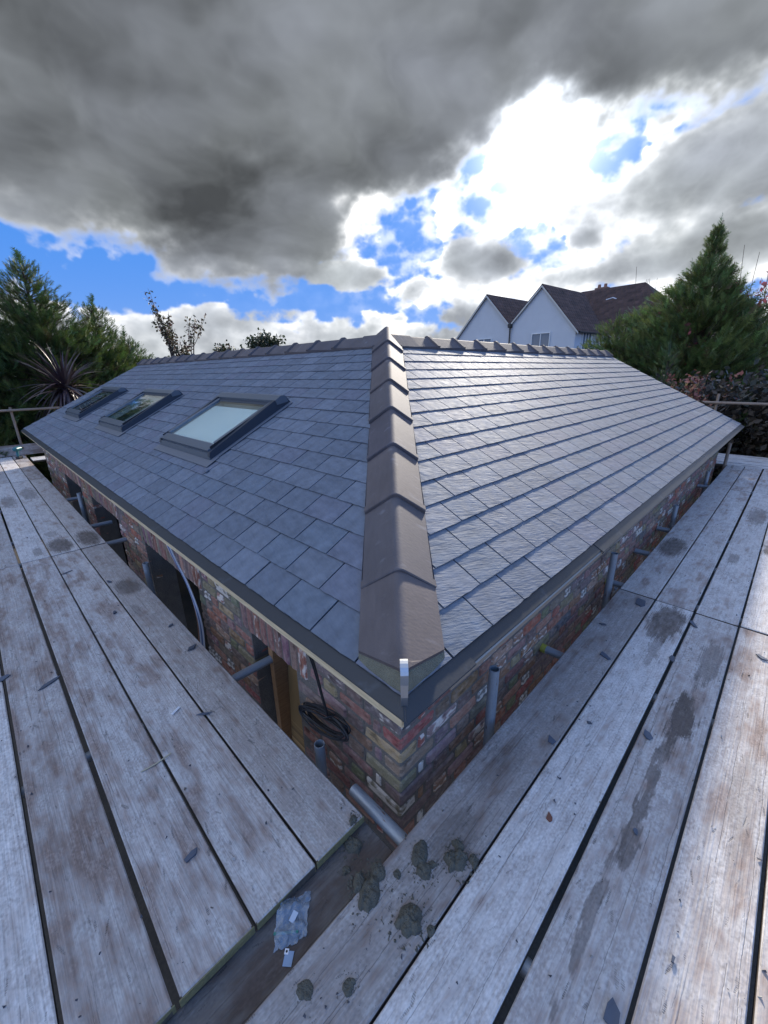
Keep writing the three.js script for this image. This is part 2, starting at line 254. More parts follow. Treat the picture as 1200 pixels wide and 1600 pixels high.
// galvanised tube
const galvMap = tex(512, 512, 4, (x, y, o) => { const a = fbm(x * 0.015, y * 0.015, 81, 4), g = fbm(x * 0.12, y * 0.12, 82, 3), rust = sstep(0.3, 0.52, fbm(x * 0.02, y * 0.02, 83, 5)), m = 1 + 0.3 * a + 0.2 * g; o[0] = toS(lerp(0.30 * m, 0.17, rust)); o[1] = toS(lerp(0.325 * m, 0.10, rust)); o[2] = toS(lerp(0.35 * m, 0.065, rust)); }, true, [4, 1]);
const galvRough = tex(256, 256, 4, (x, y, o) => { o[0] = 1; o[1] = 0.5 + 0.2 * fbm(x * 0.05, y * 0.05, 84, 4); o[2] = 1; });
const GALV = std([1, 1, 1], 1, { map: galvMap, roughnessMap: galvRough, metalness: 0.45 });
const ZINC = std([0.4, 0.42, 0.44], 0.36, { metalness: 0.9 });
const RUSTY = std([0.85, 0.6, 0.42], 0.8, { map: galvMap, metalness: 0.1 });
const YELLOWCAP = std([0.35, 0.33, 0.05], 0.6);
// roof window metals and glass
const WINMETAL = std([0.045, 0.055, 0.072], 0.38, { metalness: 0.35 });
const WINPALE = std([0.13, 0.15, 0.175], 0.36, { metalness: 0.4 });
const LEAD = std([0.16, 0.17, 0.19], 0.5, { metalness: 0.3, bumpMap: tileBump, bumpScale: 0.001 });
const BLIND = std([0.8, 0.81, 0.8], 0.8);
const SOFFIT = std([0.3, 0.23, 0.16], 0.85), LINING = std([0.62, 0.62, 0.6], 0.8);
const GLASS = new THREE.MeshPhysicalMaterial({ roughness: 0.02, transmission: 1, thickness: 0, ior: 1.52 }); GLASS.color.setRGB(0.9, 0.95, 0.93);
const BLACKRUBBER = std([0.012, 0.012, 0.014], 0.5);
const WHITECABLE = std([0.6, 0.62, 0.66], 0.4), COPPERISH = std([0.3, 0.14, 0.08], 0.5);

// ---------------------------------------------------------------- ground
{
  const gm = tex(512, 512, 4, (x, y, o) => { const a = tiled((p, q) => fbm(p * 0.02, q * 0.02, 91, 5), x, y, 512, 512), g = fbm(x * 0.3, y * 0.3, 92, 3), m = 1 + 0.5 * a + 0.5 * g; o[0] = toS(0.062 * m); o[1] = toS(0.05 * m); o[2] = toS(0.037 * m); }, true, [0.35, 0.35]);
  const g = new THREE.PlaneGeometry(500, 500, 1, 1), uv = g.attributes.uv; for (let i = 0; i < uv.count; i++) uv.setXY(i, uv.getX(i) * 500, uv.getY(i) * 500);
  g.rotateX(-Math.PI / 2);
  tag(mesh('ground', g, std([1, 1, 1], 0.97, { map: gm })), 'bare soil and rough garden ground far below the scaffold boards', null, null, 'structure');
}

// ---------------------------------------------------------------- the slated building
const HW = 2.3, TAN = 0.519, TH = Math.atan(TAN), SL = Math.hypot(1, TAN), SLOPE = HW * SL, LR = 8.38, LL = 9.655, RISE = HW * TAN;
const EYE = camera.position;
const bld = thing('slate_roofed_building', 'single-storey brick building with a new grey slate hipped roof and three roof windows', 'building', P(0, -EAVE, 0));
const IN = (g) => g.translate(-bld.position.x, -bld.position.y, -bld.position.z);
const toB = new THREE.Matrix4().makeTranslation(-bld.position.x, -bld.position.y, -bld.position.z);
const basisR = new THREE.Matrix4().makeBasis(V(1, 0, 0), V(0, Math.sin(TH), -Math.cos(TH)), V(0, Math.cos(TH), Math.sin(TH))).setPosition(P(0, 0, 0)).premultiply(toB);
const basisL = new THREE.Matrix4().makeBasis(V(0, 0, 1), V(Math.cos(TH), Math.sin(TH), 0), V(-Math.sin(TH), Math.cos(TH), 0)).setPosition(P(0, 0, 0)).premultiply(toB);
function place(o, m) { m.decompose(o.position, o.quaternion, o.scale); return o; }

// slates: ten outlines with riven, slightly chipped tails
const GAUGE = 0.1535, PITCH = 0.2503, TILT = Math.atan(0.0066 / GAUGE);
const SR = rng(31);
function slateOutline() {
  const w = 0.2418 + (SR() - 0.5) * 0.0014, n = 7, pts = [];
  for (let i = 0; i <= n; i++) { const t = i / n; pts.push([-w / 2 + t * w, (i === 0 || i === n ? SR() * 0.003 : (SR() - 0.35) * 0.0036)]); }
  pts.push([w / 2 - 0.0004, 0.207], [-w / 2 + 0.0004, 0.207]);
  return pts;
}
const OUTLINES = [...Array(12)].map(slateOutline), OFFS = OUTLINES.map(() => [SR() * 0.7, SR() * 0.7]);
const slateUV = (k) => (q) => [q.x + 0.5 + OFFS[k][0], q.y + OFFS[k][1]];
const SLATEGEO = OUTLINES.map((o, k) => slab(o, -0.0055, 0, slateUV(k)));
const WINDOWS = [2.475, 4.89, 7.29].map((v) => ({ v0: v, v1: v + 1.11, s0: 0.635, s1: 1.395 }));
const slateList = [];
function layCourses(side) {
  const len = side === 'R' ? LR : LL, first = side === 'R' ? 0.245 : 0.216;
  for (let c = 0; c < 17; c++) {
    const s = c * GAUGE; if (s > SLOPE - 0.06) break;
    const off = first - PITCH * 1.5 + (c % 2 ? PITCH / 2 : 0) + (SR() - 0.5) * 0.008;
    for (let i = 0; i < 45; i++) {
      const along = off + i * PITCH; if (along < s / SL - 0.14 || along > len + 0.14) continue;
      if (side === 'L' && WINDOWS.some((w) => along - 0.125 > w.v0 + 0.02 && along + 0.125 < w.v1 - 0.02 && s > w.s0 + 0.01 && s + 0.16 < w.s1)) continue;
      const x = side === 'R' ? along : -along, k = Math.floor(SR() * 12), mat = Math.min(4, Math.floor(Math.pow(SR(), 1.3) * 5));
      let poly = OUTLINES[k], before = area(poly);
      const cut = side === 'R' ? [[1, -1 / SL, -x + s / SL + 0.012], [-1, 0, -(len - x)]] : [[-1, -1 / SL, x + s / SL + 0.012], [1, 0, -len - x]];
      for (const [a, b, d] of cut) poly = clipPoly(poly, a, b, d);
      poly = clipPoly(poly, 0, -1, -(SLOPE - 0.012 - s));
      if (side === 'L') for (const w of WINDOWS) {                      // cut round the roof windows
        const x0 = -w.v1 + 0.03 - x, x1 = -w.v0 - 0.03 - x, y0 = w.s0 + 0.04 - s, y1 = w.s1 - 0.02 - s, inside = [[1, 0, x0], [-1, 0, -x1], [0, 1, y0], [0, -1, -y1]].reduce((p, [a, b, d]) => (p.length ? clipPoly(p, a, b, d) : p), poly);
        if (inside.length > 2 && Math.abs(area(inside)) > 1e-5) { const opts = [clipPoly(poly, -1, 0, -x0), clipPoly(poly, 1, 0, x1), clipPoly(poly, 0, -1, -y0), clipPoly(poly, 0, 1, y1)].filter((p) => p.length > 2); poly = opts.length ? opts.reduce((m, p) => (area(p) > area(m) ? p : m)) : []; }
      }
      if (poly.length < 3) continue;
      const ar = area(poly); if (ar < 0.0006) continue;
      const geo = Math.abs(ar - before) < 1e-6 ? SLATEGEO[k] : slab(poly, -0.0055, 0, slateUV(k));
      const lift = (SR() - 0.5) * 0.0016, e = new THREE.Euler(-TILT + (SR() - 0.5) * 0.006, (SR() - 0.5) * 0.005, (SR() - 0.5) * 0.007);
      const m = new THREE.Matrix4().compose(V(x, s, lift), new THREE.Quaternion().setFromEuler(e), V(1, 1, 1));
      const w = V(x, s + 0.07, 0).applyMatrix4(side === 'R' ? basisR : basisL).add(bld.position), n = V(0, 0, 1).transformDirection(side === 'R' ? basisR : basisL), d = EYE.clone().sub(w), L = d.length();
      slateList.push({ side, geo, mat, m, show: (ar * Math.abs(d.dot(n))) / (L * L * L) });
    }
  }
}
layCourses('R'); layCourses('L');
slateList.sort((a, b) => b.show - a.show);
function underSlope(poly, basis) { const o = mesh('roof_slope', slab(poly, -0.085, -0.022), SHEET, bld); return place(o, basis); }
const slopeR = underSlope([[0, 0.002], [LR - 0.004, 0.002], [LR - 0.004, SLOPE], [HW, SLOPE]], basisR);
const slopeL = underSlope([[-LL + 0.004, 0.002], [0, 0.002], [-0.72 / SL, 0.72], [-LL + 0.004, 0.72]], basisL);
{ // the rest of the left slope's sheathing, left open under the roof windows
  const a = 0.7205, b = 1.3095, bits = [slab([[-LL + 0.004, b + 0.0005], [-b / SL, b + 0.0005], [-HW, SLOPE], [-LL + 0.004, SLOPE]], -0.085, -0.022)], vs = [LL - 0.004, ...WINDOWS.slice().reverse().flatMap((w) => [w.v1 - 0.075, w.v0 + 0.075])];
  for (let i = 0; i < vs.length - 1; i += 2) bits.push(slab([[-vs[i], a], [-vs[i + 1], a], [-vs[i + 1], b], [-vs[i], b]], -0.085, -0.022));
  const e = vs[vs.length - 1]; bits.push(slab([[-e, a], [-a / SL, a], [-b / SL, b], [-e, b]], -0.085, -0.022));
  place(mesh('sheathing', mergeGeometries(bits), SHEET, bld), basisL);
}
slateList.slice(0, 300).forEach((q) => { const o = mesh('slate', q.geo, SLATE[q.mat], q.side === 'R' ? slopeR : slopeL); place(o, q.m); });
for (const [side, par] of [['R', slopeR], ['L', slopeL]]) {
  const byMat = SLATE.map(() => []);
  for (const q of slateList.slice(300)) if (q.side === side) byMat[q.mat].push(q.geo.clone().applyMatrix4(q.m));
  const parts = byMat.map((l) => mergeGeometries(l)), g = mergeGeometries(parts, true), o = mesh('far_slates', g, SLATE, par); o.userData.kind = 'stuff';
}
// the far slopes, valleys between the wings
for (const [n, poly, y] of [['rear_slope', [P(HW, RISE, HW), P(LR, RISE, HW), P(LR, 0, 2 * HW), P(2 * HW, 0, 2 * HW)], 0], ['rear_slope', [P(HW, RISE, HW), P(2 * HW, 0, 2 * HW), P(2 * HW, 0, LL), P(HW, RISE, LL)], 0]]) {
  const dn = V(0, -0.05, 0), b = poly.map((p) => p.clone().add(dn)), polys = [poly.map((p) => p.clone().add(V(0, -0.01, 0))), [...b].reverse()];
  for (let i = 0; i < 4; i++) { const j = (i + 1) % 4; polys.push([b[i], b[j], poly[j], poly[i]]); }
  mesh(n, IN(polyGeo(polys)), SLATE[1], bld);
}
// hip and ridge tiles: an angled tile with a thick rolled rim at one end
function tileProfile(half, edge, crest) {
  const pts = []; for (let i = -6; i <= 6; i++) { const t = i / 6, ax = Math.abs(t), x = ax < 0.52 ? t * 0.05 : Math.sign(t) * lerp(0.026, half, (ax - 0.52) / 0.48); pts.push([x, 0]); }
  const sl = (crest - edge) / (half - 0.02); return pts.map(([x]) => { const ax = Math.abs(x), y = ax < 0.024 ? crest - 0.012 * sl - sl * (ax * ax) / 0.048 : crest - sl * ax; return [x, y]; });
}
function tileGeo(half, edge, crest, len, rim, cut) {
  const prof = tileProfile(half, edge, crest), th = 0.014, L0 = [[0, 0], [len - 0.042, 0], [len - 0.036, rim], [len - 0.004, rim], [len, rim - 0.004]];
  const ring = (z, out, inner) => prof.map(([x, y]) => V(x * (1 + (out / half) * 0.6), y + out - (inner ? th + out : 0), cut ? Math.min(z, len - cut * Math.abs(x)) : z));
  const polys = [], n = prof.length, strip = (A, B) => { for (let i = 0; i + 1 < n; i++) polys.push([A[i], B[i], B[i + 1], A[i + 1]]); };
  for (let k = 0; k + 1 < L0.length; k++) strip(ring(L0[k][0], L0[k][1]), ring(L0[k + 1][0], L0[k + 1][1]));
  const i0 = ring(0, 0, true), i1 = ring(len, 0, true), o0 = ring(0, 0), o1 = ring(len, rim - 0.004);
  strip(i1, i0); strip(o1, i1); strip(i0, o0);
  polys.push([o0[0], i0[0], i1[0], o1[0]], [o0[n - 1], o1[n - 1], i1[n - 1], i0[n - 1]]);
  const off = [R() * 3, R() * 3];
  const g = polyGeo(polys, (q) => [q.x + q.y * 0.5 + off[0], q.z + off[1]]);
  // smooth the rounded crest
  const ps = g.attributes.position, nn = g.attributes.normal, wing = V((crest - edge) / (half - 0.02), 1, 0).normalize();
  for (let i = 0; i < ps.count; i++) if (nn.getY(i) > 0.6 && Math.abs(nn.getZ(i)) < 0.05) { const t = clamp(ps.getX(i) / 0.024, -1, 1), v = V(wing.x * t, 1 - Math.abs(t) * (1 - wing.y), 0).normalize(); nn.setXYZ(i, v.x, v.y, v.z); }
  return g;
}
const hipH = V(1, TAN, -1).normalize(), hipL = V(1, 0, 1).normalize(), hipN = hipL.clone().cross(hipH).normalize();
const HK = Math.sqrt(2 + TAN * TAN), HIPM = [0.29, 0.597, 0.904, 1.211, 1.518, 1.825, 2.132];
const hipGeos = [0, 1, 2].map(() => tileGeo(0.14, -0.026, 0.068, 0.5, 0.008));
function hipTile(mLow, geo, len, mat, lift, tilt = 0.028) {
  const o = mesh('hip_tile', geo, mat, bld), low = P(mLow, mLow * TAN, mLow).addScaledVector(hipN, lift).sub(bld.position);
  const b = new THREE.Matrix4().makeBasis(hipL, hipN, hipH.clone().negate()); o.quaternion.setFromRotationMatrix(b).multiply(new THREE.Quaternion().setFromEuler(new THREE.Euler(-tilt + rr(-0.004, 0.004), rr(-0.006, 0.006), rr(-0.006, 0.006))));
  o.position.copy(low).sub(V(0, 0, len).applyQuaternion(o.quaternion));
}
{
  const g0 = tileGeo(0.142, -0.018, 0.068, 0.43, 0.001, 0.62 * 1.5); hipTile(0.028, g0, 0.43, TILE[1], 0.004, 0.012);
  HIPM.forEach((m, i) => hipTile(m, hipGeos[i % 3], 0.5, TILE[i % 3], 0.006));
  // bedding mortar closing the hip's foot
  const Q = (x, m, h) => P(m, m * TAN, m).addScaledVector(hipL, x).addScaledVector(hipN, h);
  const rows = [], nx = 16;
  for (let j = 0; j <= 5; j++) { const row = []; for (let i = 0; i <= nx; i++) { const x = (i / nx - 0.5) * 0.284, ax = Math.abs(x), t = j / 5, sl = 0.7, hTop = 0.056 - sl * Math.max(0.012, ax), mTop = 0.026 + ax * 0.62, mBot = 0.002 + ax * 0.62, hBot = -0.3444 * ax - 0.02; const w = fbm(x * 40, j * 0.9, 3, 3); row.push(Q(x, lerp(mTop, mBot, t) - 0.006 * Math.sin(t * Math.PI) + w * 0.006, lerp(hTop, hBot, t) + w * 0.003)); } rows.push(row); }
  const back = []; for (let i = 0; i <= nx; i++) { const x = (i / nx - 0.5) * 0.27, ax = Math.abs(x); back.push(Q(x, 0.2, 0.04 - 0.7 * ax)); }
  const polys = []; for (let j = 0; j < 5; j++) for (let i = 0; i < nx; i++) polys.push([rows[j][i], rows[j + 1][i], rows[j + 1][i + 1]], [rows[j][i], rows[j + 1][i + 1], rows[j][i + 1]]);
  for (let i = 0; i < nx; i++) polys.push([back[i], rows[0][i], rows[0][i + 1], back[i + 1]]);
  const mg = polyGeo(polys, (q) => [(q.x - q.z) * 2, q.y * 2]); mesh('mortar_bedding', IN(mg), HIPMORTAR, bld);
  // galvanised hip iron: a flat strap bent up in front of the mortar, its top rolled into a scroll
  const path = [], F = (m, h) => [m, h];
  path.push(F(0.10, -0.022), F(0.04, -0.022), F(0.002, -0.021), F(-0.009, -0.012), F(-0.004, 0.02), F(0.008, 0.056), F(0.012, 0.082));
  for (let i = 1; i <= 14; i++) { const a = i / 14 * Math.PI * 1.8, q = 0.017 * (1 - i * 0.025); path.push(F(0.012 + 0.017 - Math.cos(a) * q, 0.084 + Math.sin(a) * q * 1.15)); }
  const sp = [], th = 0.004, w0 = (i) => (i < 5 ? 0.0085 + i * 0.0004 : 0.0115);
  const at = (i, x, o) => { const a = path[Math.max(0, i - 1)], b = path[Math.min(path.length - 1, i + 1)], tx = b[0] - a[0], ty = b[1] - a[1], L = Math.hypot(tx, ty) || 1; return Q(x, path[i][0] - (ty / L) * o, path[i][1] + (tx / L) * o); };
  for (let i = 0; i + 1 < path.length; i++) { const w = w0(i), w2 = w0(i + 1); for (const o of [0, th]) sp.push(o ? [at(i, -w, o), at(i, w, o), at(i + 1, w2, o), at(i + 1, -w2, o)] : [at(i, -w, o), at(i + 1, -w2, o), at(i + 1, w2, o), at(i, w, o)]); for (const s of [-1, 1]) sp.push([at(i, s * w, 0), at(i, s * w, th), at(i + 1, s * w2, th), at(i + 1, s * w2, 0)]); }
  mesh('hip_iron', IN(polyGeo(sp)), ZINC, bld);
  // ridges
  const ridgeGeos = [0, 1, 2].map(() => tileGeo(0.15, -0.058, 0.042, 0.475, 0.019));
  for (let i = 0; i < 13; i++) { const u = 2.475 + i * 0.4545, o = mesh('ridge_tile', ridgeGeos[i % 3], TILE[(i * 2 + 1) % 3], bld); o.quaternion.setFromEuler(new THREE.Euler(0, Math.PI / 2 + rr(-0.008, 0.008), 0.0)); o.position.copy(P(u - 0.02, RISE + 0.006 + rr(-0.003, 0.003), HW)).sub(bld.position); }
  for (let i = 0; i < 16; i++) { const v = 2.51 + i * 0.4467, o = mesh('ridge_tile', ridgeGeos[(i + 1) % 3], TILE[(i * 2) % 3], bld); o.quaternion.setFromEuler(new THREE.Euler(0, Math.PI + rr(-0.008, 0.008), 0)); o.position.copy(P(HW, RISE + 0.006 + rr(-0.003, 0.003), v - 0.02)).sub(bld.position); }
  // apex: short saddle tiles running from the hip top into both ridges
  const cap = tileGeo(0.15, -0.056, 0.05, 0.3, 0.004);
  for (const [e, p] of [[-Math.PI / 2, P(HW + 0.31, RISE + 0.008, HW)], [0, P(HW, RISE + 0.01, HW + 0.31)]]) { const o = mesh('ridge_tile', cap, TILE[0], bld); o.quaternion.setFromEuler(new THREE.Euler(0, e, 0)); o.position.copy(p).sub(bld.position); }
}
// eaves strip of black plastic under the slate tails, laid in lengths that lap one another
function eavesStrip(side, a0, a1, edge, z) {
  let poly = side === 'R' ? [[a0, -edge], [a1, -edge], [a1, 0.03], [a0, 0.03]] : [[-a1, -edge], [-a0, -edge], [-a0, 0.03], [-a1, 0.03]];
  poly = side === 'R' ? clipPoly(poly, 1, -1 / SL, 0.0) : clipPoly(poly, -1, -1 / SL, 0.0);
  const c = [poly.reduce((s, p) => Math.min(s, p[0]), 9), poly.reduce((s, p) => Math.max(s, p[0]), -99)];
  const eL = poly.filter((p) => p[1] < -edge + 1e-4).map((p) => p[0]), x0 = Math.min(...eL), x1 = Math.max(...eL);
  const lip = slab([[x0, -edge - 0.002], [x1, -edge - 0.002], [x1, -edge + 0.0015], [x0, -edge + 0.0015]], z - 0.016, z - 0.0024, (q) => [q.x, q.z]);
  const o = mesh('eaves_strip', mergeGeometries([slab(poly, z - 0.0025, z, (q) => [q.x, q.y]), lip]), TRAY, bld); return place(o, side === 'R' ? basisR : basisL);
}
eavesStrip('R', -0.2, 0.31, 0.060, -0.0095); eavesStrip('R', 0.285, 1.585, 0.050, -0.0122); eavesStrip('R', 1.55, 5.0, 0.064, -0.0097); eavesStrip('R', 4.97, LR, 0.068, -0.0123);
eavesStrip('L', -0.2, 3.2, 0.050, -0.0097); eavesStrip('L', 3.17, 6.6, 0.054, -0.0123); eavesStrip('L', 6.57, LL, 0.058, -0.0099);
// pale timber fascia batten on the left, thin white fascia on the right
for (const [v0, v1] of [[-0.024, 3.5], [3.504, 7.3], [7.304, LL - 0.02]]) mesh('fascia_batten', IN(pbox(-0.036, -0.012, -0.072, -0.038, v0, v1, 0.002)), PINE, bld);
for (const [u0, u1] of [[0.3, 4.2], [4.203, LR - 0.02]]) mesh('fascia_board', IN(pbox(u0, u1, -0.054, -0.044, -0.038, -0.02, 0.002)), std([0.34, 0.33, 0.3], 0.7), bld);
mesh('soffit', IN(pbox(-0.01, 0.20, -0.105, -0.08, -0.01, LL - 0.05, 0.002)), SOFFIT, bld);
mesh('soffit', IN(pbox(0.21, LR - 0.05, -0.105, -0.08, -0.018, 0.2, 0.002)), SOFFIT, bld);
// verge boards at the two gable ends
{
  const g1 = slab([[LR - 0.03, -0.06], [LR - 0.006, -0.06], [LR - 0.006, SLOPE], [LR - 0.03, SLOPE]], -0.2, -0.078); place(mesh('verge_board', g1, std([0.12, 0.12, 0.125], 0.6), bld), basisR);
  const g2 = slab([[-LL + 0.006, -0.05], [-LL + 0.03, -0.05], [-LL + 0.03, SLOPE], [-LL + 0.006, SLOPE]], -0.2, -0.078); place(mesh('verge_board', g2, std([0.12, 0.12, 0.125], 0.6), bld), basisL);
}
// ---------------------------------------------------------------- roof windows
WINDOWS.forEach((w, i) => {
  const grp = new THREE.Group(); grp.name = 'roof_window'; bld.add(grp);
  place(grp, basisL.clone().multiply(new THREE.Matrix4().makeTranslation(-w.v1, w.s0, 0)));
  tag(grp, ['roof window with pale blind, nearest the hip', 'middle roof window mirroring a tree', 'far roof window near the gable'][i]);
  const X = w.v1 - w.v0, Y = w.s1 - w.s0, Z = 0.07, B = (n, m, ...a) => mesh(n, boxAt(...a), m, grp);
  const prism = (pts, x0, x1) => { const g = slab(pts, x0, x1); g.applyMatrix4(new THREE.Matrix4().makeBasis(V(0, 1, 0), V(0, 0, 1), V(1, 0, 0))); return g; };   // outline in (up-slope, height), extruded across
  // outer casing with sloping skirts
  mesh('side_casing', prism([[-0.03, -0.02], [Y + 0.06, -0.02], [Y + 0.035, 0.075], [Y - 0.03, 0.092], [-0.005, 0.056], [-0.025, 0.03]], -0.004, 0.034), WINMETAL, grp);
  mesh('side_casing', prism([[-0.03, -0.02], [Y + 0.06, -0.02], [Y + 0.035, 0.075], [Y - 0.03, 0.092], [-0.005, 0.056], [-0.025, 0.03]], X - 0.034, X + 0.004), WINMETAL, grp);
  mesh('head_cover', prism([[Y - 0.075, 0.05], [Y + 0.035, 0.02], [Y + 0.03, 0.08], [Y - 0.005, 0.098], [Y - 0.07, 0.09]], -0.012, X + 0.012), WINPALE, grp);
  mesh('bottom_casing', prism([[-0.032, -0.012], [0.03, -0.012], [0.03, 0.04], [-0.012, 0.044], [-0.034, 0.012]], 0.0, X), WINPALE, grp);
  // sash
  mesh('sash_bar', prism([[0.004, 0.04], [0.085, 0.045], [0.085, 0.066], [0.07, 0.073], [0.0, 0.066]], 0.036, X - 0.036), WINPALE, grp);
  B('sash_bar', WINPALE, 0.036, 0.082, 0.087, Y - 0.078, 0.04, 0.078); B('sash_bar', WINPALE, X - 0.082, X - 0.036, 0.087, Y - 0.078, 0.04, 0.078);
  B('sash_bar', WINMETAL, 0.036, X - 0.036, Y - 0.105, Y - 0.07, 0.04, 0.07);
  B('seal', BLACKRUBBER, 0.034, 0.0365, 0.03, Y - 0.05, 0.03, 0.079, 0.0006); B('seal', BLACKRUBBER, X - 0.0365, X - 0.034, 0.03, Y - 0.05, 0.03, 0.079, 0.0006);
  mesh('pane', boxAt(0.078, X - 0.078, 0.08, Y - 0.1, 0.0635, 0.0655, 0.0004), GLASS, grp);
  if (i === 0) B('blind', BLIND, 0.078, X - 0.078, 0.088, Y - 0.165, 0.04, 0.046, 0.001);
  B('lining', LINING, 0.066, 0.074, 0.085, Y - 0.086, -0.34, 0.04, 0.001); B('lining', LINING, X - 0.074, X - 0.066, 0.085, Y - 0.086, -0.34, 0.04, 0.001);
  B('lining', LINING, 0.075, X - 0.075, 0.078, 0.0845, -0.34, 0.038, 0.001); B('lining', LINING, 0.075, X - 0.075, Y - 0.0855, Y - 0.079, -0.34, 0.038, 0.001);
  // lead apron on the slates below and side gutters
  const ap = slab([[-0.03, -0.105], [X + 0.07, -0.105], [X + 0.06, 0.02], [-0.02, 0.02]], 0.0035, 0.0065, (q) => [q.x, q.y]); mesh('apron', ap, LEAD, grp);
  B('gutter', LEAD, X + 0.004, X + 0.045, -0.02, Y + 0.05, 0.002, 0.008, 0.001); B('gutter', LEAD, -0.045, -0.004, -0.02, Y + 0.05, 0.002, 0.008, 0.001);
});
// ---------------------------------------------------------------- brick walls
const WALL = 0.18, CORE = 0.187, COURSE = 0.0752;
const PIERS = [[CORE, 0.92], [1.40, 2.18], [3.42, 4.32], [5.62, 6.25], [7.5, 9.5]], OPEN = [[0.92, 1.40], [2.18, 3.42], [4.32, 5.62], [6.25, 7.5]];
const wallR = mesh('wall', IN(pbox(CORE, 8.2, -EAVE, -0.106, CORE, 0.4, 0.002)), MORTAR, bld);
const wallL = mesh('wall', IN(mergeGeometries([pbox(CORE, 0.4, -0.56, -0.106, 0.402, 9.5, 0.002), ...PIERS.map(([a, b], i) => pbox(CORE, 0.4, -EAVE, -0.562, i ? a : 0.402, b, 0.002))])), MORTAR, bld);
mesh('gable_wall', IN(polyGeo([[P(8.2, -EAVE, 0.41), P(8.2, -EAVE, 4.4), P(8.2, -0.1, 4.4), P(8.2, RISE - 0.12, HW), P(8.2, -0.06, 0.41)], [P(8.0, -EAVE, 0.41), P(8.0, -0.06, 0.41), P(8.0, RISE - 0.12, HW), P(8.0, -0.1, 4.4), P(8.0, -EAVE, 4.4)]], null)), MORTAR, bld);
mesh('gable_wall', IN(polyGeo([[P(0.41, -EAVE, 9.5), P(0.41, -0.06, 9.5), P(HW, RISE - 0.12, 9.5), P(4.4, -0.1, 9.5), P(4.4, -EAVE, 9.5)], [P(0.41, -EAVE, 9.3), P(4.4, -EAVE, 9.3), P(4.4, -0.1, 9.3), P(HW, RISE - 0.12, 9.3), P(0.41, -0.06, 9.3)]], null)), MORTAR, bld);
mesh('rear_wall', IN(pbox(4.41, 8.19, -EAVE, -0.1, 4.2, 4.4, 0.002)), MORTAR, bld); mesh('rear_wall', IN(pbox(4.2, 4.4, -EAVE, -0.1, 4.2, 9.29, 0.002)), MORTAR, bld);
const WR = rng(8);
function brickGeo(w, h, d, cell, turned) {
  const cx = cell % 8, cy = Math.floor(cell / 8), f = (a, b) => [(cx + 0.03 + 0.94 * clamp(a)) / 8, (cy + 0.05 + 0.9 * clamp(b)) / 16];
  return bevelBox(w - 0.004, h - 0.004, d, 0.0085, (q, n) => { const X = turned ? q.y / h + 0.5 : q.x / 0.215 + 0.5, Yy = turned ? q.x / w + 0.5 : q.y / h + 0.5; return Math.abs(n.z) > 0.6 ? f(X, Yy) : Math.abs(n.y) > 0.6 ? f(X, q.z / d + 0.5) : f(q.z / 0.215 + 0.5, Yy); }, 0.0036, WR);
}
const cells = [...Array(128).keys()].sort(() => WR() - 0.5);
const STRETCH = cells.slice(0, 34).map((c) => brickGeo(0.215, 0.0655, 0.1025, c)), HEAD = cells.slice(34, 54).map((c) => brickGeo(0.1025, 0.0655, 0.1025, c)), SOLD = cells.slice(54, 70).map((c) => brickGeo(0.066, 0.215, 0.1025, c, true)), CLOSER = cells.slice(80, 86).map((c) => brickGeo(0.048, 0.0655, 0.1025, c)), HALF = cells.slice(70, 80).map((c) => brickGeo(0.07, 0.0655, 0.1025, c));
const bricks = [];
function brick(side, along, y, list, len) {                           // along: centre along the wall
  const o = WALL + 0.05125 + (WR() - 0.5) * 0.004, geo = list[Math.floor(WR() * list.length)];
  const pos = side === 'R' ? P(along, y, o) : P(o, y, along), q = new THREE.Quaternion().setFromEuler(new THREE.Euler((WR() - 0.5) * 0.012, (side === 'R' ? 0 : -Math.PI / 2) + (WR() - 0.5) * 0.012, (WR() - 0.5) * 0.014));
  bricks.push({ side, geo, m: new THREE.Matrix4().compose(pos.clone().sub(bld.position), q, V(1, 1, 1)), d: pos.distanceTo(EYE) });
}
function run(side, a0, a1, y, startLong) {                            // Flemish bond between a0 and a1
  let a = a0, long = startLong; if (Math.abs(a0 - WALL - 0.113) < 1e-6) { brick(side, a + 0.023, y, CLOSER); a += 0.0565; long = true; }   // a closer next to the quoin header keeps the joints from lining up
  while (a < a1 - 0.03) { const w = long ? 0.215 : 0.1025; if (a + w <= a1 + 0.004) brick(side, a + w / 2, y, long ? STRETCH : HEAD); else if (a1 - a >= 0.1) brick(side, a + 0.05125, y, HEAD); else if (a1 - a >= 0.066) brick(side, a + 0.035, y, HALF); a += w + 0.0105; long = !long; }
}
for (let j = 0; j < 11; j++) {
  const y = -0.30 - j * COURSE - 0.033, even = j % 2 === 0;
  run('R', even ? WALL : WALL + 0.113, 8.2, y, even);
  PIERS.forEach(([a, b], i) => { if (y > -0.6) return; run('L', i ? a : even ? WALL + 0.113 : WALL, b, y, i ? even : !even); });
}
{ // soldier course over the whole left wall, three plain courses on the corner pier beside it
  for (let j = 0; j < 4; j++) run('L', j % 2 === 0 ? WALL + 0.113 : WALL, 0.80, -0.30 - j * COURSE - 0.033, j % 2 === 1);
  for (const [a, b] of [[0.81, 1.5], [2.1, 3.5], [4.22, 5.72], [6.15, 7.6]]) { const n = Math.round((b - a) / 0.0765); for (let i = 0; i < n; i++) brick('L', a + (i + 0.5) * 0.0765, -0.452, SOLD); }
  for (let j = 0; j < 4; j++) for (const [a, b] of [[1.51, 2.09], [3.51, 4.21], [5.73, 6.14], [7.61, 9.5]]) run('L', a, b, -0.30 - j * COURSE - 0.033, j % 2 === 0);
}
bricks.sort((a, b) => a.d - b.d);
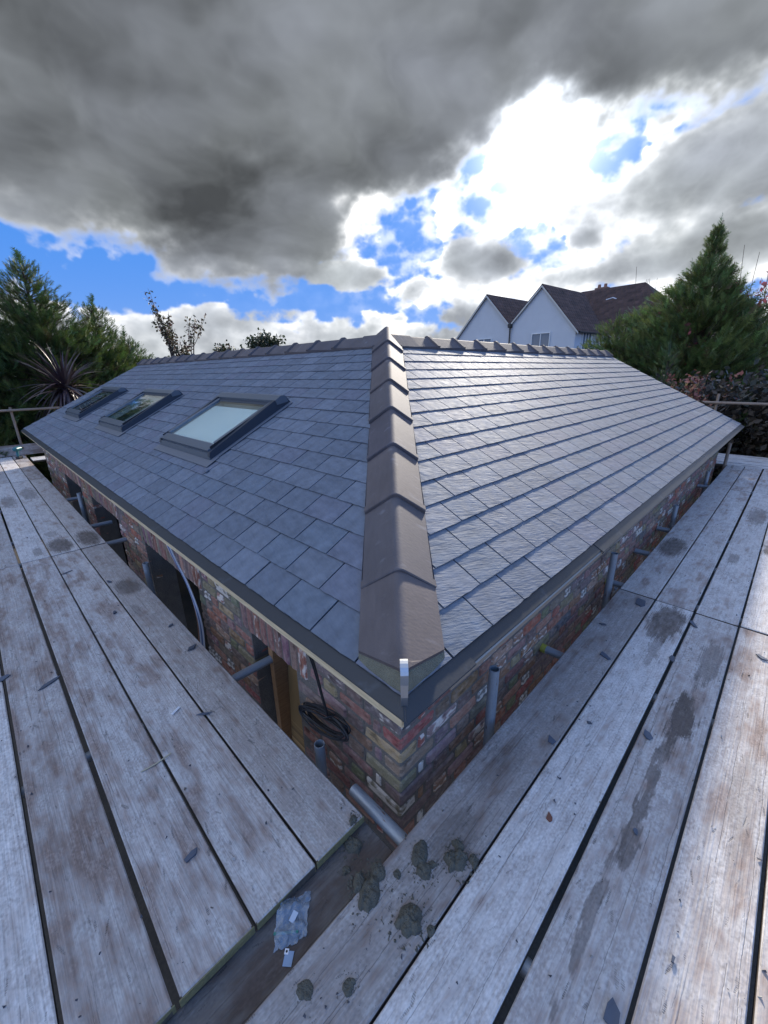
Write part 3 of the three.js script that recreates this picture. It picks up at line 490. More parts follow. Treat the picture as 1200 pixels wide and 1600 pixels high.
bricks.slice(0, 300).forEach((b) => place(mesh('brick', b.geo, BRICK, b.side === 'R' ? wallR : wallL), b.m));
for (const [s, w] of [['R', wallR], ['L', wallL]]) { const l = bricks.slice(300).filter((b) => b.side === s).map((b) => b.geo.clone().applyMatrix4(b.m)); mesh('far_bricks', mergeGeometries(l), BRICK, w).userData.kind = 'stuff'; }
// inside the openings: stud, printed strand board, grey blockwork
mesh('timber_stud', IN(pbox(0.24, 0.34, -EAVE, -0.565, 1.27, 1.318, 0.002)), STUD, bld);
{
  const cv = document.createElement('canvas'); cv.width = 512; cv.height = 512; const c = cv.getContext('2d'), r = rng(12);
  c.fillStyle = '#8d6f45'; c.fillRect(0, 0, 512, 512);
  for (let i = 0; i < 5200; i++) { c.save(); c.translate(r() * 512, r() * 512); c.rotate(r() * 3.14); const k = r(); c.fillStyle = k < 0.4 ? 'rgba(176,140,92,0.55)' : k < 0.75 ? 'rgba(120,90,52,0.5)' : 'rgba(70,50,30,0.35)'; c.fillRect(-r() * 16, -r() * 3, 8 + r() * 26, 2 + r() * 5); c.restore(); }
  c.fillStyle = 'rgba(28,22,18,0.85)'; c.font = 'bold 92px sans-serif'; c.fillText('ygo', 250, 150); c.font = 'bold 46px sans-serif'; c.fillText('GM . YO', 260, 225); c.font = '30px sans-serif'; c.fillText('M . .', 270, 330);
  const t = new THREE.CanvasTexture(cv); t.colorSpace = THREE.SRGBColorSpace;
  const g = boxAt(0, 0.66, -1.3, 0, -0.006, 0.006, 0.001, (q, n) => [q.x / 0.66, 1 + q.y / 0.66]); g.rotateY(-Math.PI / 2); const o = mesh('strand_board', g, std([1, 1, 1], 0.85, { map: t }), bld); o.position.copy(P(0.345, -0.56, 1.262)).sub(bld.position); o.rotation.set(0.0, 0, -0.05);
}
mesh('block_wall', IN(pbox(0.7, 0.8, -EAVE, -0.2, 2.2, 3.5, 0.004)), BLOCK, bld);

// ---------------------------------------------------------------- scaffold boards
const DECK = -0.667, BT = 0.038, BW = 0.2245;
// weathered timber: long grain, ground-in mortar dust, brown wear, scratches, wet stains; each near board has a face of its own
function boardTex(seed, o = {}) {
  const r = rng(seed), w = 2048, h = 192, H = new Float32Array(w * h), z = seed * 3.1, tone = o.tone ?? 1, warm = o.warm ?? 0.5, dust = o.dust ?? 0.5;
  const stains = o.stains ?? [], marks = [], cracks = [];
  for (let i = 0; i < 110; i++) marks.push([r() * w, r() * h, 2 + r() * 9, 1 + r() * 2.4, (r() - 0.5) * 2.2, r()]);
  for (let i = 0; i < 150; i++) cracks.push([r() * w, r() * h, i < 6 ? 200 + r() * 700 : 12 + r() * r() * 160, r() * 9, i < 6 ? 0.9 : 0.2 + r() * 0.4]);
  const ink = new Float32Array(w * h);
  for (const [x, y, l, t, a, k] of marks) { const ca = Math.cos(a), sa = Math.sin(a); for (let dx = -l - 2; dx <= l + 2; dx++) for (let dy = -l - 2; dy <= l + 2; dy++) { const p = (dx * ca + dy * sa) / l, q = (-dx * sa + dy * ca) / t; if (p * p + q * q < 1) { const X = (x + dx * 1.6) | 0, Y = (y + dy) | 0; if (X >= 0 && X < w && Y >= 0 && Y < h) ink[Y * w + X] = Math.max(ink[Y * w + X], 0.35 + 0.6 * k); } } }
  for (const [x, y, l, k, al] of cracks) for (let dx = 0; dx < l; dx++) { const X = (x + dx) | 0, Y = (y + fbm(dx * 0.008, k, 1, 3) * 12) | 0; if (X < w && Y >= 0 && Y < h) ink[Y * w + X] = Math.max(ink[Y * w + X], al); }
  const F = (f, sx, sy) => { const gw = Math.ceil(w / sx) + 2, gh = Math.ceil(h / sy) + 2, a = new Float32Array(gw * gh); for (let j = 0; j < gh; j++) for (let i = 0; i < gw; i++) a[j * gw + i] = f(i * sx, j * sy); return (x, y) => { const p = x / sx, q = y / sy, i = p | 0, j = q | 0, u = p - i, v = q - j, o = j * gw + i, t = a[o] + (a[o + 1] - a[o]) * u, b = a[o + gw] + (a[o + gw + 1] - a[o + gw]) * u; return t + (b - t) * v; }; };
  const fGrain = F((x, y) => fbm(x * 0.009 + z, y * 0.3, 1 + z, 3), 8, 1), fWide = F((x, y) => fbm(x * 0.0016, y * 0.02, 2 + z, 3), 16, 4), fRing = F((x, y) => fbm(x * 0.002, y * 0.01, 4 + z, 2), 16, 8), fBlot = F((x, y) => fbm(x * 0.006, y * 0.015, 5 + z, 5), 6, 3), fWear = F((x, y) => fbm(x * 0.022, y * 0.026, 6 + z, 5), 3, 2), fSp = F((x, y) => fbm(x * 0.16, y * 0.15, 7 + z, 3), 1, 1), fFilm = F((x, y) => fbm(x * 0.026, y * 0.05, 8 + z, 5), 3, 2), fEdge = F((x, y) => fbm(x * 0.02, y * 0.05, 9 + z, 4), 4, 3);
  const map = tex(w, h, 4, (x, y, c) => {
    const grain = fGrain(x, y), wide = fWide(x, y), rings = Math.sin(y * 0.22 + wide * 16 + fRing(x, y) * 10), blot = fBlot(x, y), wear = fWear(x, y), sp = fSp(x, y), film = fFilm(x, y);
    const brown = sstep(-0.08, 0.5, blot + wear * 0.7 + sp * 0.35 + (warm - 0.44) * 0.6) * 0.82, pale = sstep(-0.35, 0.5, film * 0.8 + wear * 0.3 + sp * 0.4 + grain * 0.35 + (dust - 0.5) * 0.6) * 0.7;
    let R0 = 0.40, G0 = 0.355, B0 = 0.325;
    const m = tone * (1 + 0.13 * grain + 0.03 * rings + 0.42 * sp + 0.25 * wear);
    R0 = lerp(R0, 0.2, brown); G0 = lerp(G0, 0.132, brown); B0 = lerp(B0, 0.1, brown);
    R0 = lerp(R0, 0.53, pale * (1 - brown * 0.75)); G0 = lerp(G0, 0.515, pale * (1 - brown * 0.75)); B0 = lerp(B0, 0.49, pale * (1 - brown * 0.75));
    let k = m;
    for (const s of stains) { const dx = (x / w * 3.9 - s[0]) / s[2], dy = (y / h * BW - s[1]) / s[3], e = Math.sqrt(dx * dx + dy * dy) + fEdge(x, y) * (s[5] ?? 0.7) * 0.8 + grain * 0.4 + blot * 0.3 + sp * 0.15, a = clamp(sstep(1.2, 0.7, e) * s[4] * (1.05 + 0.5 * film)); if (a > 0) { R0 = lerp(R0, 0.115, a); G0 = lerp(G0, 0.092, a); B0 = lerp(B0, 0.078, a); } }
    const i = ink[y * w + x] ?? 0; k *= 1 - 0.62 * i;
    c[0] = toS(R0 * k); c[1] = toS(G0 * k); c[2] = toS(B0 * k);
    H[y * w + x] = 0.55 + 0.3 * grain + 0.12 * rings + 0.16 * sp - 0.4 * i + 0.08 * pale;
  }, true);
  const bump = tex(w, h, 1, (x, y, c) => { c[0] = H[y * w + x]; });
  return std([1, 1, 1], 0.86, { map, bumpMap: bump, bumpScale: 0.0026 });
}
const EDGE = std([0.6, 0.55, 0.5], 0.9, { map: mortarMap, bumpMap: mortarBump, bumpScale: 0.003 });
const boardGeos = new Map();
function boardGeo(len, flip) {
  const key = len.toFixed(2) + flip; if (boardGeos.has(key)) return boardGeos.get(key);
  const f = flip ? -1 : 1, o = flip ? 0.37 : 0;
  const g = bevelBox(len, BT, BW, 0.004, (q, n) => (Math.abs(n.y) > 0.6 ? [(f * q.x + len / 2) / 3.9 + o, f * q.z / BW * 0.98 + 0.5] : Math.abs(n.z) > 0.6 ? [(f * q.x + len / 2) / 3.9 + o, 0.5 + q.y * 2] : [q.y * 0.2, q.z / BW + 0.5]), 0.0012, rng(len * 100 | 0));
  // faces apart from edges: the edges are dark timber, gap shade painted into the colour
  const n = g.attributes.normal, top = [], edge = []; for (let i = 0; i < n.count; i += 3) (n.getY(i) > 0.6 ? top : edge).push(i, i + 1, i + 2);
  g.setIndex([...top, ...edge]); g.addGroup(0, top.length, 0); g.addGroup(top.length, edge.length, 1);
  boardGeos.set(key, g); return g;
}
const ENDPAINT = std([0.36, 0.33, 0.12], 0.8, { map: mortarMap }); ENDPAINT.color.setRGB(1.35, 1.35, 0.75);
const STRAP = std([0.4, 0.42, 0.45], 0.5, { metalness: 0.6 });
function board(u0, u1, v0, v1, y, mat, label, flip, ends) {            // runs along u if it is longer that way
  const alongU = u1 - u0 > v1 - v0, len = alongU ? u1 - u0 : v1 - v0;
  const wide = alongU ? v1 - v0 : u1 - u0, b = thing('scaffold_board', label, 'scaffold board', P((u0 + u1) / 2, y - BT, (v0 + v1) / 2), 'scaffold boards');
  b.rotation.y = (alongU ? 0 : Math.PI / 2) + rr(-0.0012, 0.0012); b.rotation.z = rr(-0.0008, 0.0008);
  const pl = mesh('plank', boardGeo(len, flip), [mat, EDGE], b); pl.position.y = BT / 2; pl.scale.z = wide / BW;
  for (const s of [-1, 1]) if (ends?.includes(s)) { const e = mesh('painted_end', boxAt(-0.0012, 0.0012, 0.003, BT - 0.004, -BW / 2 + 0.004, BW / 2 - 0.004, 0.0004), ENDPAINT, b); e.position.x = s * (len / 2 + 0.0006); }
  return b;
}
const RE = [0.028, -0.2035, -0.4325, -0.666, -0.8845, -1.114, -1.342], LE = [-0.018, -0.2325, -0.4605, -0.682, -0.905, -1.133];
const RG = [0, 0.0046, 0.0092, 0.0052, 0.0065, 0.006], LG = [0, 0.0042, 0.005, 0.0092, 0.007, 0.006];      // half gaps between neighbours
const RT = [boardTex(101, { dust: 0.3, warm: 0.4, tone: 0.68, stains: [[1.62, 0.12, 0.13, 0.06, 0.45], [2.0, 0.1, 0.2, 0.05, 0.25]] }),
  boardTex(102, { dust: 0.85, warm: 0.15, tone: 1.08, stains: [[3.64, 0.115, 0.27, 0.1, 0.85, 0.6], [3.3, 0.13, 0.2, 0.03, 0.45]] }),
  boardTex(103, { dust: 0.5, warm: 0.45, tone: 0.92, stains: [[2.8, 0.12, 0.24, 0.05, 1.0, 0.9], [2.3, 0.1, 0.36, 0.022, 0.7, 2.2], [1.75, 0.08, 0.3, 0.016, 0.6, 2.4], [3.35, 0.15, 0.25, 0.05, 0.55, 1.1]] }),
  boardTex(104, { dust: 0.5, warm: 0.55, tone: 0.98, stains: [[2.5, 0.15, 0.3, 0.05, 0.3]] }), boardTex(105, { dust: 0.7, warm: 0.4, tone: 1.0 })];
const LT = [boardTex(111, { dust: 0.35, warm: 0.3, tone: 0.82, stains: [[2.62, 0.11, 0.16, 0.09, 0.7, 0.35], [2.2, 0.05, 0.1, 0.03, 0.3]] }),
  boardTex(112, { dust: 0.6, warm: 0.62, tone: 0.98 }), boardTex(113, { dust: 0.55, warm: 0.68, tone: 0.95 }), boardTex(114, { dust: 0.35, warm: 0.75, tone: 0.86 }), boardTex(115, { dust: 0.8, warm: 0.3, tone: 1.08 })];
const LT2 = [boardTex(121, { dust: 0.5, warm: 0.3, tone: 0.95, stains: [[0.28, 0.12, 0.27, 0.095, 0.85, 0.25]] }), boardTex(122, { dust: 0.7, warm: 0.35, tone: 1.0, stains: [[0.26, 0.1, 0.24, 0.1, 0.85, 0.2], [0.7, 0.09, 0.1, 0.06, 0.4], [2.9, 0.12, 0.4, 0.09, 0.5]] }),
  boardTex(123, { dust: 0.75, warm: 0.3, tone: 1.02, stains: [[0.2, 0.15, 0.12, 0.04, 0.5], [2.6, 0.1, 0.35, 0.09, 0.6]] })];
const where = ['against the brick wall', 'second out from the wall', 'third out from the wall', 'fourth out from the wall', 'fifth out from the wall', 'outermost from the wall'];
for (let i = 0; i < 5; i++) {
  const a = RE[i + 1] + RG[i + 1], b = RE[i] - RG[i];
  board(-1.46, 2.444 + rr(-0.006, 0.006), a, b, DECK + rr(-0.002, 0.003), RT[i], `near right-hand scaffold board, ${where[i]}, reaching the photographer`, false, []);
  board(2.462, 6.341 + rr(-0.01, 0.01), a, b, DECK + rr(-0.003, 0.003), i % 2 ? RT[(i + 3) % 5] : LT2[i % 3], `middle-distance right-hand scaffold board, ${where[i]}, beyond the cross joint`, true, []);
  board(6.356, 8.2, a, b, DECK + rr(-0.003, 0.003), RT[(i + 2) % 5], `short far right-hand scaffold board, ${where[i]}, by the gable end`, false, []);
  const c = LE[i + 1] + LG[i + 1], d = LE[i] - LG[i];
  board(c, d, 0.19 + (i === 4 ? -0.9 : i === 3 ? -0.0 : rr(-0.004, 0.004)), 3.97 + rr(-0.006, 0.006), DECK + rr(-0.002, 0.003), LT[i], `near left-hand scaffold board, ${where[i]}, ending at the corner`, false, i < 4 ? [-1] : []);
  board(c, d, 3.986, 7.94 + rr(-0.01, 0.01), DECK + rr(-0.003, 0.003), i < 3 ? LT2[i] : LT[(i + 2) % 5], `middle-distance left-hand scaffold board, ${where[i]}, beyond the cross joint`, i > 2, []);
  board(c, d, 7.952, 10.9, DECK + rr(-0.003, 0.003), LT[(i + 3) % 5], `far left-hand scaffold board, ${where[i]}, by the toe board`, true, []);
}
for (let i = 0; i < 5; i++) board(8.215 + i * 0.229, 8.44 + i * 0.229, -1.35, 2.4, DECK + 0.001 + rr(-0.003, 0.003), i % 2 ? RT[1] : LT2[2], `crosswise scaffold board ${['beside the lengthwise boards', 'next but one to the lengthwise boards', 'in the middle of the crosswise run', 'last but one', 'at the outer edge'][i]} beyond the right gable`, i % 2 === 0, []);
// a lower board in the corner gap, deep shade painted into its tone, and a pale one at the far left corner
board(-1.6, -0.005, -0.026, 0.198, DECK - 0.045, boardTex(131, { dust: 0.05, warm: 0.7, tone: 0.3 }), 'dirty scaffold board with deep shade painted into its tone, lying lower in the gap at the corner', false, []);
board(0.02, 1.9, 9.92, 10.145, DECK + 0.012, boardTex(132, { dust: 0.9, warm: 0.1, tone: 1.15 }), 'pale clean scaffold board at the far left corner by the toe board', false, []);
board(0.02, 1.9, 10.155, 10.38, DECK + 0.012, RT[1], 'second pale scaffold board beside the toe board at the far left', true, []);
// toe board on edge across the far left end
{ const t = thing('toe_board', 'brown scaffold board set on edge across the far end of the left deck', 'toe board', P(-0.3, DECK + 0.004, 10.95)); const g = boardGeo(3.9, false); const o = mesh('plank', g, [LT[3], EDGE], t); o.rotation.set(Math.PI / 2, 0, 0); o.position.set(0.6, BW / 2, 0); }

// ---------------------------------------------------------------- scaffold tubes and fittings
const TR = 0.02415;
function tube(name, a, b, label, cat, group, mat = GALV, cap) {
  const t = thing(name, label, cat, a, group), g = pipeGeo(V(0, 0, 0), b.clone().sub(a), TR); mesh('tube', g, mat, t);
  if (cap) { const d = b.clone().sub(a).normalize(), c = new THREE.CylinderGeometry(TR + 0.003, TR + 0.003, 0.03, 16); c.applyQuaternion(new THREE.Quaternion().setFromUnitVectors(V(0, 1, 0), d)); const m = mesh('end_cap', c, YELLOWCAP, t); m.position.copy(b).sub(a).addScaledVector(d, -0.012); }
  return t;
}
const TY = DECK - BT - TR - 0.004;
const G1 = 'upright scaffold tubes standing in the gap by the wall', G2 = 'scaffold tubes under the boards poking out towards the wall';
[[0.73, 0.095, -0.395, 'upright scaffold tube at the right wall, nearest the corner'], [2.42, 0.095, -0.385, 'upright scaffold tube at the right wall beside the board joint'], [4.6, 0.095, -0.54, 'upright scaffold tube half way along the right wall'], [6.65, 0.095, -0.52, 'upright scaffold tube towards the far end of the right wall']].forEach(([u, v, y, l]) => tube('scaffold_standard', P(u, -EAVE, v), P(u - 0.004, y, v + 0.003), l, 'scaffold tube', G1));
[[0.065, 0.572, -0.688, 'short upright scaffold tube below the cable coil'], [0.065, 3.0, -0.596, 'upright scaffold tube at the left wall by the dark window opening'], [0.065, 5.6, -0.49, 'upright scaffold tube far along the left wall']].forEach(([u, v, y, l]) => tube('scaffold_standard', P(u, -EAVE, v), P(u + 0.002, y, v + 0.004), l, 'scaffold tube', G1));
[[1.478, 'first from the corner'], [2.65, 'second from the corner'], [3.455, 'third from the corner'], [4.26, 'fourth from the corner'], [6.58, 'farthest from the corner']].forEach(([u, l], i) => tube('scaffold_transom', P(u + 0.01, TY, -1.25), P(u - 0.006, TY, 0.175), `scaffold tube poking from under the right boards to the wall, ${l}`, 'scaffold tube', G2, GALV, i < 2));
[[1.30, 'across the first opening'], [4.12, 'at the board joint'], [4.86, 'just beyond the board joint'], [6.38, 'far along']].forEach(([v, l]) => tube('scaffold_transom', P(-1.25, TY, v + 0.01), P(v < 2 ? 0.29 : 0.215, TY + (v < 2 ? 0.004 : 0), v), `scaffold tube poking from under the left boards, ${l}`, 'scaffold tube', G2));
tube('scaffold_transom', P(0.047, TY + 0.012, -0.9), P(0.05, TY + 0.012, 0.325), 'shiny grey scaffold tube end lying in the gap at the brick corner', 'scaffold tube', G2);
// couplers clamped on the right-hand tubes near the wall
[[3.455, 0.04], [4.26, 0.045], [2.44, 0.06]].forEach(([u, v], i) => { const c = thing('scaffold_coupler', ['bolted steel coupler on the third tube at the right wall', 'bolted steel coupler on the fourth tube at the right wall', 'bolted steel coupler on the second tube at the right wall'][i], 'coupler', P(u, TY - 0.032, v), 'scaffold couplers'); const b = mesh('clamp', new THREE.TorusGeometry(0.03, 0.011, 8, 18), RUSTY, c); b.position.y = 0.032; const k = mesh('bolt', new THREE.CylinderGeometry(0.007, 0.007, 0.07, 8), STRAP, c); k.position.set(0.036, 0.05, 0); const n = mesh('nut', new THREE.CylinderGeometry(0.013, 0.013, 0.014, 6), STRAP, c); n.position.set(0.036, 0.078, 0); });
// guard rails
tube('guard_post', P(-0.015, -EAVE, 11.06), P(-0.015, 0.32, 11.06), 'weathered upright guard-rail post at the far end of the left deck', 'guard rail', null, RUSTY);
tube('guard_rail', P(-2.6, 0.262, 11.0), P(3.4, 0.262, 11.0), 'rusty horizontal guard rail across the far end of the left deck', 'guard rail', null, RUSTY);
tube('guard_post', P(9.46, -EAVE, 0.51), P(9.46, 0.42, 0.51), 'weathered guard-rail post behind the right gable end', 'guard rail', null, RUSTY);
tube('guard_rail', P(9.41, 0.26, 2.2), P(9.41, 0.26, -3.2), 'horizontal guard rail behind the right gable end', 'guard rail', null, RUSTY);
tube('scaffold_standard', P(8.14, -EAVE, 0.055), P(8.14, -0.3, 0.055), 'dark upright scaffold tube under the right verge corner', 'scaffold tube', G1, RUSTY);

// ---------------------------------------------------------------- cables
{
  const t = thing('cable_coil', 'coil of black cable hanging on the brick wall from the eaves', 'cable', P(0.16, -0.62, 0.6)), loops = [], r = rng(9);
  for (let k = 0; k < 9; k++) { const p = [], A = 0.17 + (r() - 0.5) * 0.035, B = 0.05 + (r() - 0.5) * 0.02, dx = (r() - 0.5) * 0.02, dy = (r() - 0.5) * 0.014; for (let i = 0; i < 20; i++) { const a = i / 20 * 6.2832; p.push(V(-0.03 + Math.sin(a * 2 + k) * 0.006 - k * 0.004, 0.015 + dy + Math.sin(a) * B + Math.cos(a) * 0.05, dx + Math.cos(a) * A)); } loops.push(tubeGeo(p, 0.0042, 56, 6, true)); }
  mesh('coil', mergeGeometries(loops), BLACKRUBBER, t);
  for (const o of [0, 0.014]) mesh('lead', tubeGeo([V(-0.165, 0.54, 0.1 + o * 1.2), V(-0.13, 0.42, 0.085 + o), V(-0.085, 0.22, 0.062 + o * 0.6), V(-0.055, 0.08, 0.05 + o * 0.5)], 0.004, 20, 6), BLACKRUBBER, t);
  mesh('tie', tubeGeo([V(-0.03, 0.09, 0.075), V(-0.075, 0.095, 0.06), V(-0.06, 0.06, 0.03), V(-0.02, 0.06, 0.045)], 0.004, 16, 6, true), BLACKRUBBER, t);
}
[['bare brown cable hanging in the second opening of the left wall', 2.2, COPPERISH, 0.005, 0.05], ['grey cable hanging beside the brown one in the second opening', 2.16, WHITECABLE, 0.005, 0.0], ['thick blue-grey cable against the brick pier by the second opening', 2.12, std([0.14, 0.18, 0.3], 0.5), 0.009, -0.02], ['white cable nearest the brick pier by the second opening', 2.09, WHITECABLE, 0.006, -0.03]].forEach(([l, v, m, r, b]) => {
  const t = thing('hanging_cable', l, 'cable', P(0.12, -1.6, v)); const p = [V(-0.10, 1.52, 0), V(-0.075, 1.38, b * 0.4), V(-0.01, 1.1, b), V(0.02, 0.8, b * 0.4), V(0.0, 0.4, -0.02), V(0.01, 0, 0)]; mesh('cable', tubeGeo(p, r, 40, 7), m, t);
});

// ---------------------------------------------------------------- mortar droppings, slate off-cuts and litter on the boards
function lump(seed, rx, rz, hgt, n = 40, blobs) {                      // a slumped pat of mortar: a few trowelled dollops run together, ragged at the rim
  const pos = [], idx = [], r = rng(seed), ph = r() * 20, B = blobs ?? [[0, 0, 0.62, 0.6, r() * 3], ...[...Array(4)].map(() => { const a = r() * 6.28; return [Math.cos(a) * 0.42, Math.sin(a) * 0.42, 0.25 + r() * 0.28, 0.2 + r() * 0.2, r() * 3]; })];
  const hAt = (x, z) => { let f = 0, best = 0, bx = 0; for (const [cx, cz, a, b, t] of B) { const c = Math.cos(t), s = Math.sin(t), px = ((x - cx) * c + (z - cz) * s) / a, pz = (-(x - cx) * s + (z - cz) * c) / b, g = 1 - Math.sqrt(px * px + pz * pz); if (g > best) { best = g; bx = pz; } f = Math.max(f, g); } const rag = 0.13 * fbm(x * 5 + ph, z * 5, 2, 4); const t = f + rag - 0.03; return t <= 0 ? -0.003 : hgt * (Math.min(1, Math.pow(t, 0.45) * 1.15) * (0.66 + 0.4 * fbm(x * 3 + ph, z * 3, 5, 4)) + 0.14 * Math.abs(Math.sin(bx * 5 + ph + fbm(x * 3, z * 3, 8, 2) * 3)) * Math.min(1, t * 4)); };
  for (let j = 0; j <= n; j++) for (let i = 0; i <= n; i++) { const x = (i / n - 0.5) * 2.3, z = (j / n - 0.5) * 2.3; pos.push(x * rx, hAt(x, z), z * rz); }
  for (let j = 0; j < n; j++) for (let i = 0; i < n; i++) { const a = j * (n + 1) + i, b = a + 1, c = a + n + 1, d = c + 1; if (Math.max(pos[a * 3 + 1], pos[b * 3 + 1], pos[c * 3 + 1], pos[d * 3 + 1]) > 0) idx.push(a, c, b, b, c, d); }
  const g = new THREE.BufferGeometry(); g.setAttribute('position', new THREE.Float32BufferAttribute(pos, 3)); g.setIndex(idx); g.computeVertexNormals();
  const uv = []; for (let i = 0; i < pos.length; i += 3) uv.push(pos[i] * 3 + ph, pos[i + 2] * 3); g.setAttribute('uv', new THREE.Float32BufferAttribute(uv, 2)); return g;
}
function pat(u, v, y, rx, rz, turn, h, label, seed, extra = []) {
  const t = thing('mortar_dropping', label, 'mortar', P(u, y, v), 'mortar droppings on the boards'); t.rotation.y = turn;
  mesh('pat', lump(seed, rx * 1.22, rz * 1.22, h * 1.25), WETMORTAR, t);
  extra.forEach(([x, z, a, b, hh], i) => { const o = mesh('pat', lump(seed * 7 + i, a * 1.2, b * 1.2, hh * 1.25, 26), WETMORTAR, t); o.position.set(x, 0.001, z); });
}
const D0 = DECK + 0.002;
pat(0.033, -0.045, D0, 0.05, 0.036, 0.75, 0.02, 'long pat of green-grey mortar on the right board, nearest the brick corner', 11, [[-0.05, 0.012, 0.036, 0.032, 0.017]]);
pat(0.105, -0.15, D0, 0.042, 0.04, 0.2, 0.022, 'mortar pat with two ears by the board gap', 12, [[0.044, -0.014, 0.022, 0.026, 0.014], [0.03, 0.045, 0.022, 0.02, 0.013], [-0.012, -0.02, 0.026, 0.03, 0.02]]);
pat(-0.165, -0.004, D0, 0.055, 0.045, 0.8, 0.024, 'big folded mortar pat with two toes at the inner edge of the right board', 13, [[0.03, -0.034, 0.032, 0.028, 0.016], [0.055, 0.03, 0.034, 0.03, 0.016]]);
pat(-0.125, -0.135, D0, 0.052, 0.047, 0.6, 0.026, 'largest round heap of crumbly mortar on the right board', 14, [[0.012, 0.01, 0.03, 0.03, 0.03]]);
pat(-0.066, -0.03, D0, 0.017, 0.018, 0.3, 0.01, 'small round mortar drop between the folded pat and the long pat', 15);
pat(0.0, -0.092, D0, 0.016, 0.014, 0.1, 0.009, 'small mortar drop below the long pat', 16);
pat(0.036, -0.095, D0, 0.016, 0.018, 0.9, 0.01, 'small mortar drop touching the long pat', 17);
pat(-0.43, -0.035, D0, 0.026, 0.03, 0.3, 0.007, 'thin brownish mortar splash at the bottom edge', 18);
pat(-0.345, -0.112, D0, 0.022, 0.02, 0.5, 0.01, 'small mortar pat at the bottom, beside the thin splash', 19);
pat(-0.1, -0.198, D0, 0.018, 0.014, 0.9, 0.01, 'mortar drop at the board gap below the round heap', 20);
pat(-0.095, 0.165, DECK - 0.043, 0.035, 0.04, 0.4, 0.016, 'dark mortar pat on the lower board at the corner', 21);
pat(-0.16, 0.122, DECK - 0.043, 0.018, 0.017, 0.2, 0.009, 'small dark mortar drop on the lower board', 22);
pat(-0.052, 0.205, D0, 0.02, 0.016, 0.4, 0.009, 'mortar drop on the corner of the left inner board', 23);

function shard(u, v, y, L, Wd, turn, label, mat = SLATE[1], name = 'slate_offcut', cat = 'slate piece', tilt = 0.0) {
  const n = 4 + Math.floor(R() * 3), pts = []; for (let i = 0; i < n; i++) { const a = (i + rr(-0.32, 0.32)) / n * 6.2832, k = rr(0.6, 1.15); pts.push([Math.cos(a) * L / 2 * k, Math.sin(a) * Wd / 2 * k]); }
  const g = slab(pts, 0, rr(0.004, 0.0065), (q) => [q.x + u, q.y + v]); g.rotateX(-Math.PI / 2);
  const o = mesh(name, g, mat); o.position.copy(P(u, y + 0.0015, v)); o.rotation.set(0, turn, tilt); return tag(o, label, cat, 'slate off-cuts lying on the boards');
}
const CHIP = [[0.5, 0.55, 0.65], [0.42, 0.45, 0.52]].map((c) => std(c, 0.6, { map: slateMap, bumpMap: slateBump, bumpScale: 0.002 }));
const SH = [[0.787, -0.169, 0.085, 0.055, 0.7, 'blue-grey slate off-cut at the gap of the right inner board'], [2.328, -0.135, 0.15, 0.09, 0.3, 'dark triangular slate off-cut near the right board joint'], [1.553, -0.152, 0.1, 0.05, 0.9, 'slate off-cut midway along the right inner board'], [1.788, -0.43, 0.1, 0.05, 0.2, 'slate off-cut straddling the gap on the right deck'], [1.104, -0.473, 0.085, 0.055, 0.5, 'slate off-cut on the third right board'], [0.094, -0.634, 0.09, 0.065, 0.1, 'blue slate off-cut at the bottom edge of the picture'], [2.142, -0.783, 0.1, 0.05, 1.2, 'slate chip on the fourth right board near the joint'], [1.869, -0.039, 0.09, 0.04, 1.6, 'slate chip by the wall edge of the right inner board'], [2.269, -0.45, 0.12, 0.035, 0.6, 'long slate splinter on the second right board near the joint'],
  [-0.525, 0.513, 0.1, 0.04, 0.25, 'pointed slate off-cut on the third left board'], [-0.9, 2.145, 0.09, 0.06, 0.9, 'slate piece lodged in the outer gap of the left deck'], [-0.735, 1.912, 0.14, 0.03, 0.45, 'long slate sliver on the fourth left board'], [-0.235, 1.098, 0.1, 0.03, -0.4, 'slate splinter across the inner gap of the left deck'], [-0.074, 1.658, 0.09, 0.05, 0.2, 'dark slate chip on the left inner board'], [-0.02 - 0.06, 2.0, 0.07, 0.035, 0.8, 'small slate chip on the left inner board near the cables'], [-0.3, 2.45, 0.08, 0.03, 1.1, 'small slate chip on the second left board'], [-0.42, 3.45, 0.1, 0.025, 0.3, 'slate splinter near the left board joint'], [-0.21, 3.0, 0.09, 0.03, 2.0, 'slate splinter by the inner gap of the left deck'],
  [0.62, -0.55, 0.035, 0.02, 0.4, 'tiny slate chip on the third right board'], [1.0, -0.26, 0.03, 0.02, 1.4, 'tiny slate chip on the second right board'], [0.32, -0.72, 0.03, 0.022, 0.6, 'tiny slate chip on the fourth right board']];
SH.forEach(([u, v, L, w, a, l], i) => shard(u, v, D0 + 0.001, L * 0.8, w * 0.8, a, l, CHIP[i % 2]));
shard(0.455, -0.31, D0, 0.045, 0.035, 0.3, 'rust-brown clay splash on the second right board', std([0.17, 0.07, 0.045], 0.9), 'clay_splash', 'clay');
tag(mesh('bamboo_stick', tubeGeo([V(-0.06, 0.004, 0), V(0, 0.005, 0.006), V(0.06, 0.004, -0.004)], 0.003, 8, 6), std([0.42, 0.36, 0.24], 0.8)), 'thin pale splinter of wood lying across a gap in the left deck', 'stick').position.copy(P(-0.486, D0, 0.981));
{ const o = tag(mesh('foil_scrap', bevelBox(0.05, 0.002, 0.014, 0.0006), std([0.65, 0.7, 0.78], 0.3, { metalness: 0.4 })), 'small shiny scrap of foil on the second left board', 'scrap'); o.position.copy(P(-0.323, D0 + 0.002, 1.222)); o.rotation.y = 0.5; }
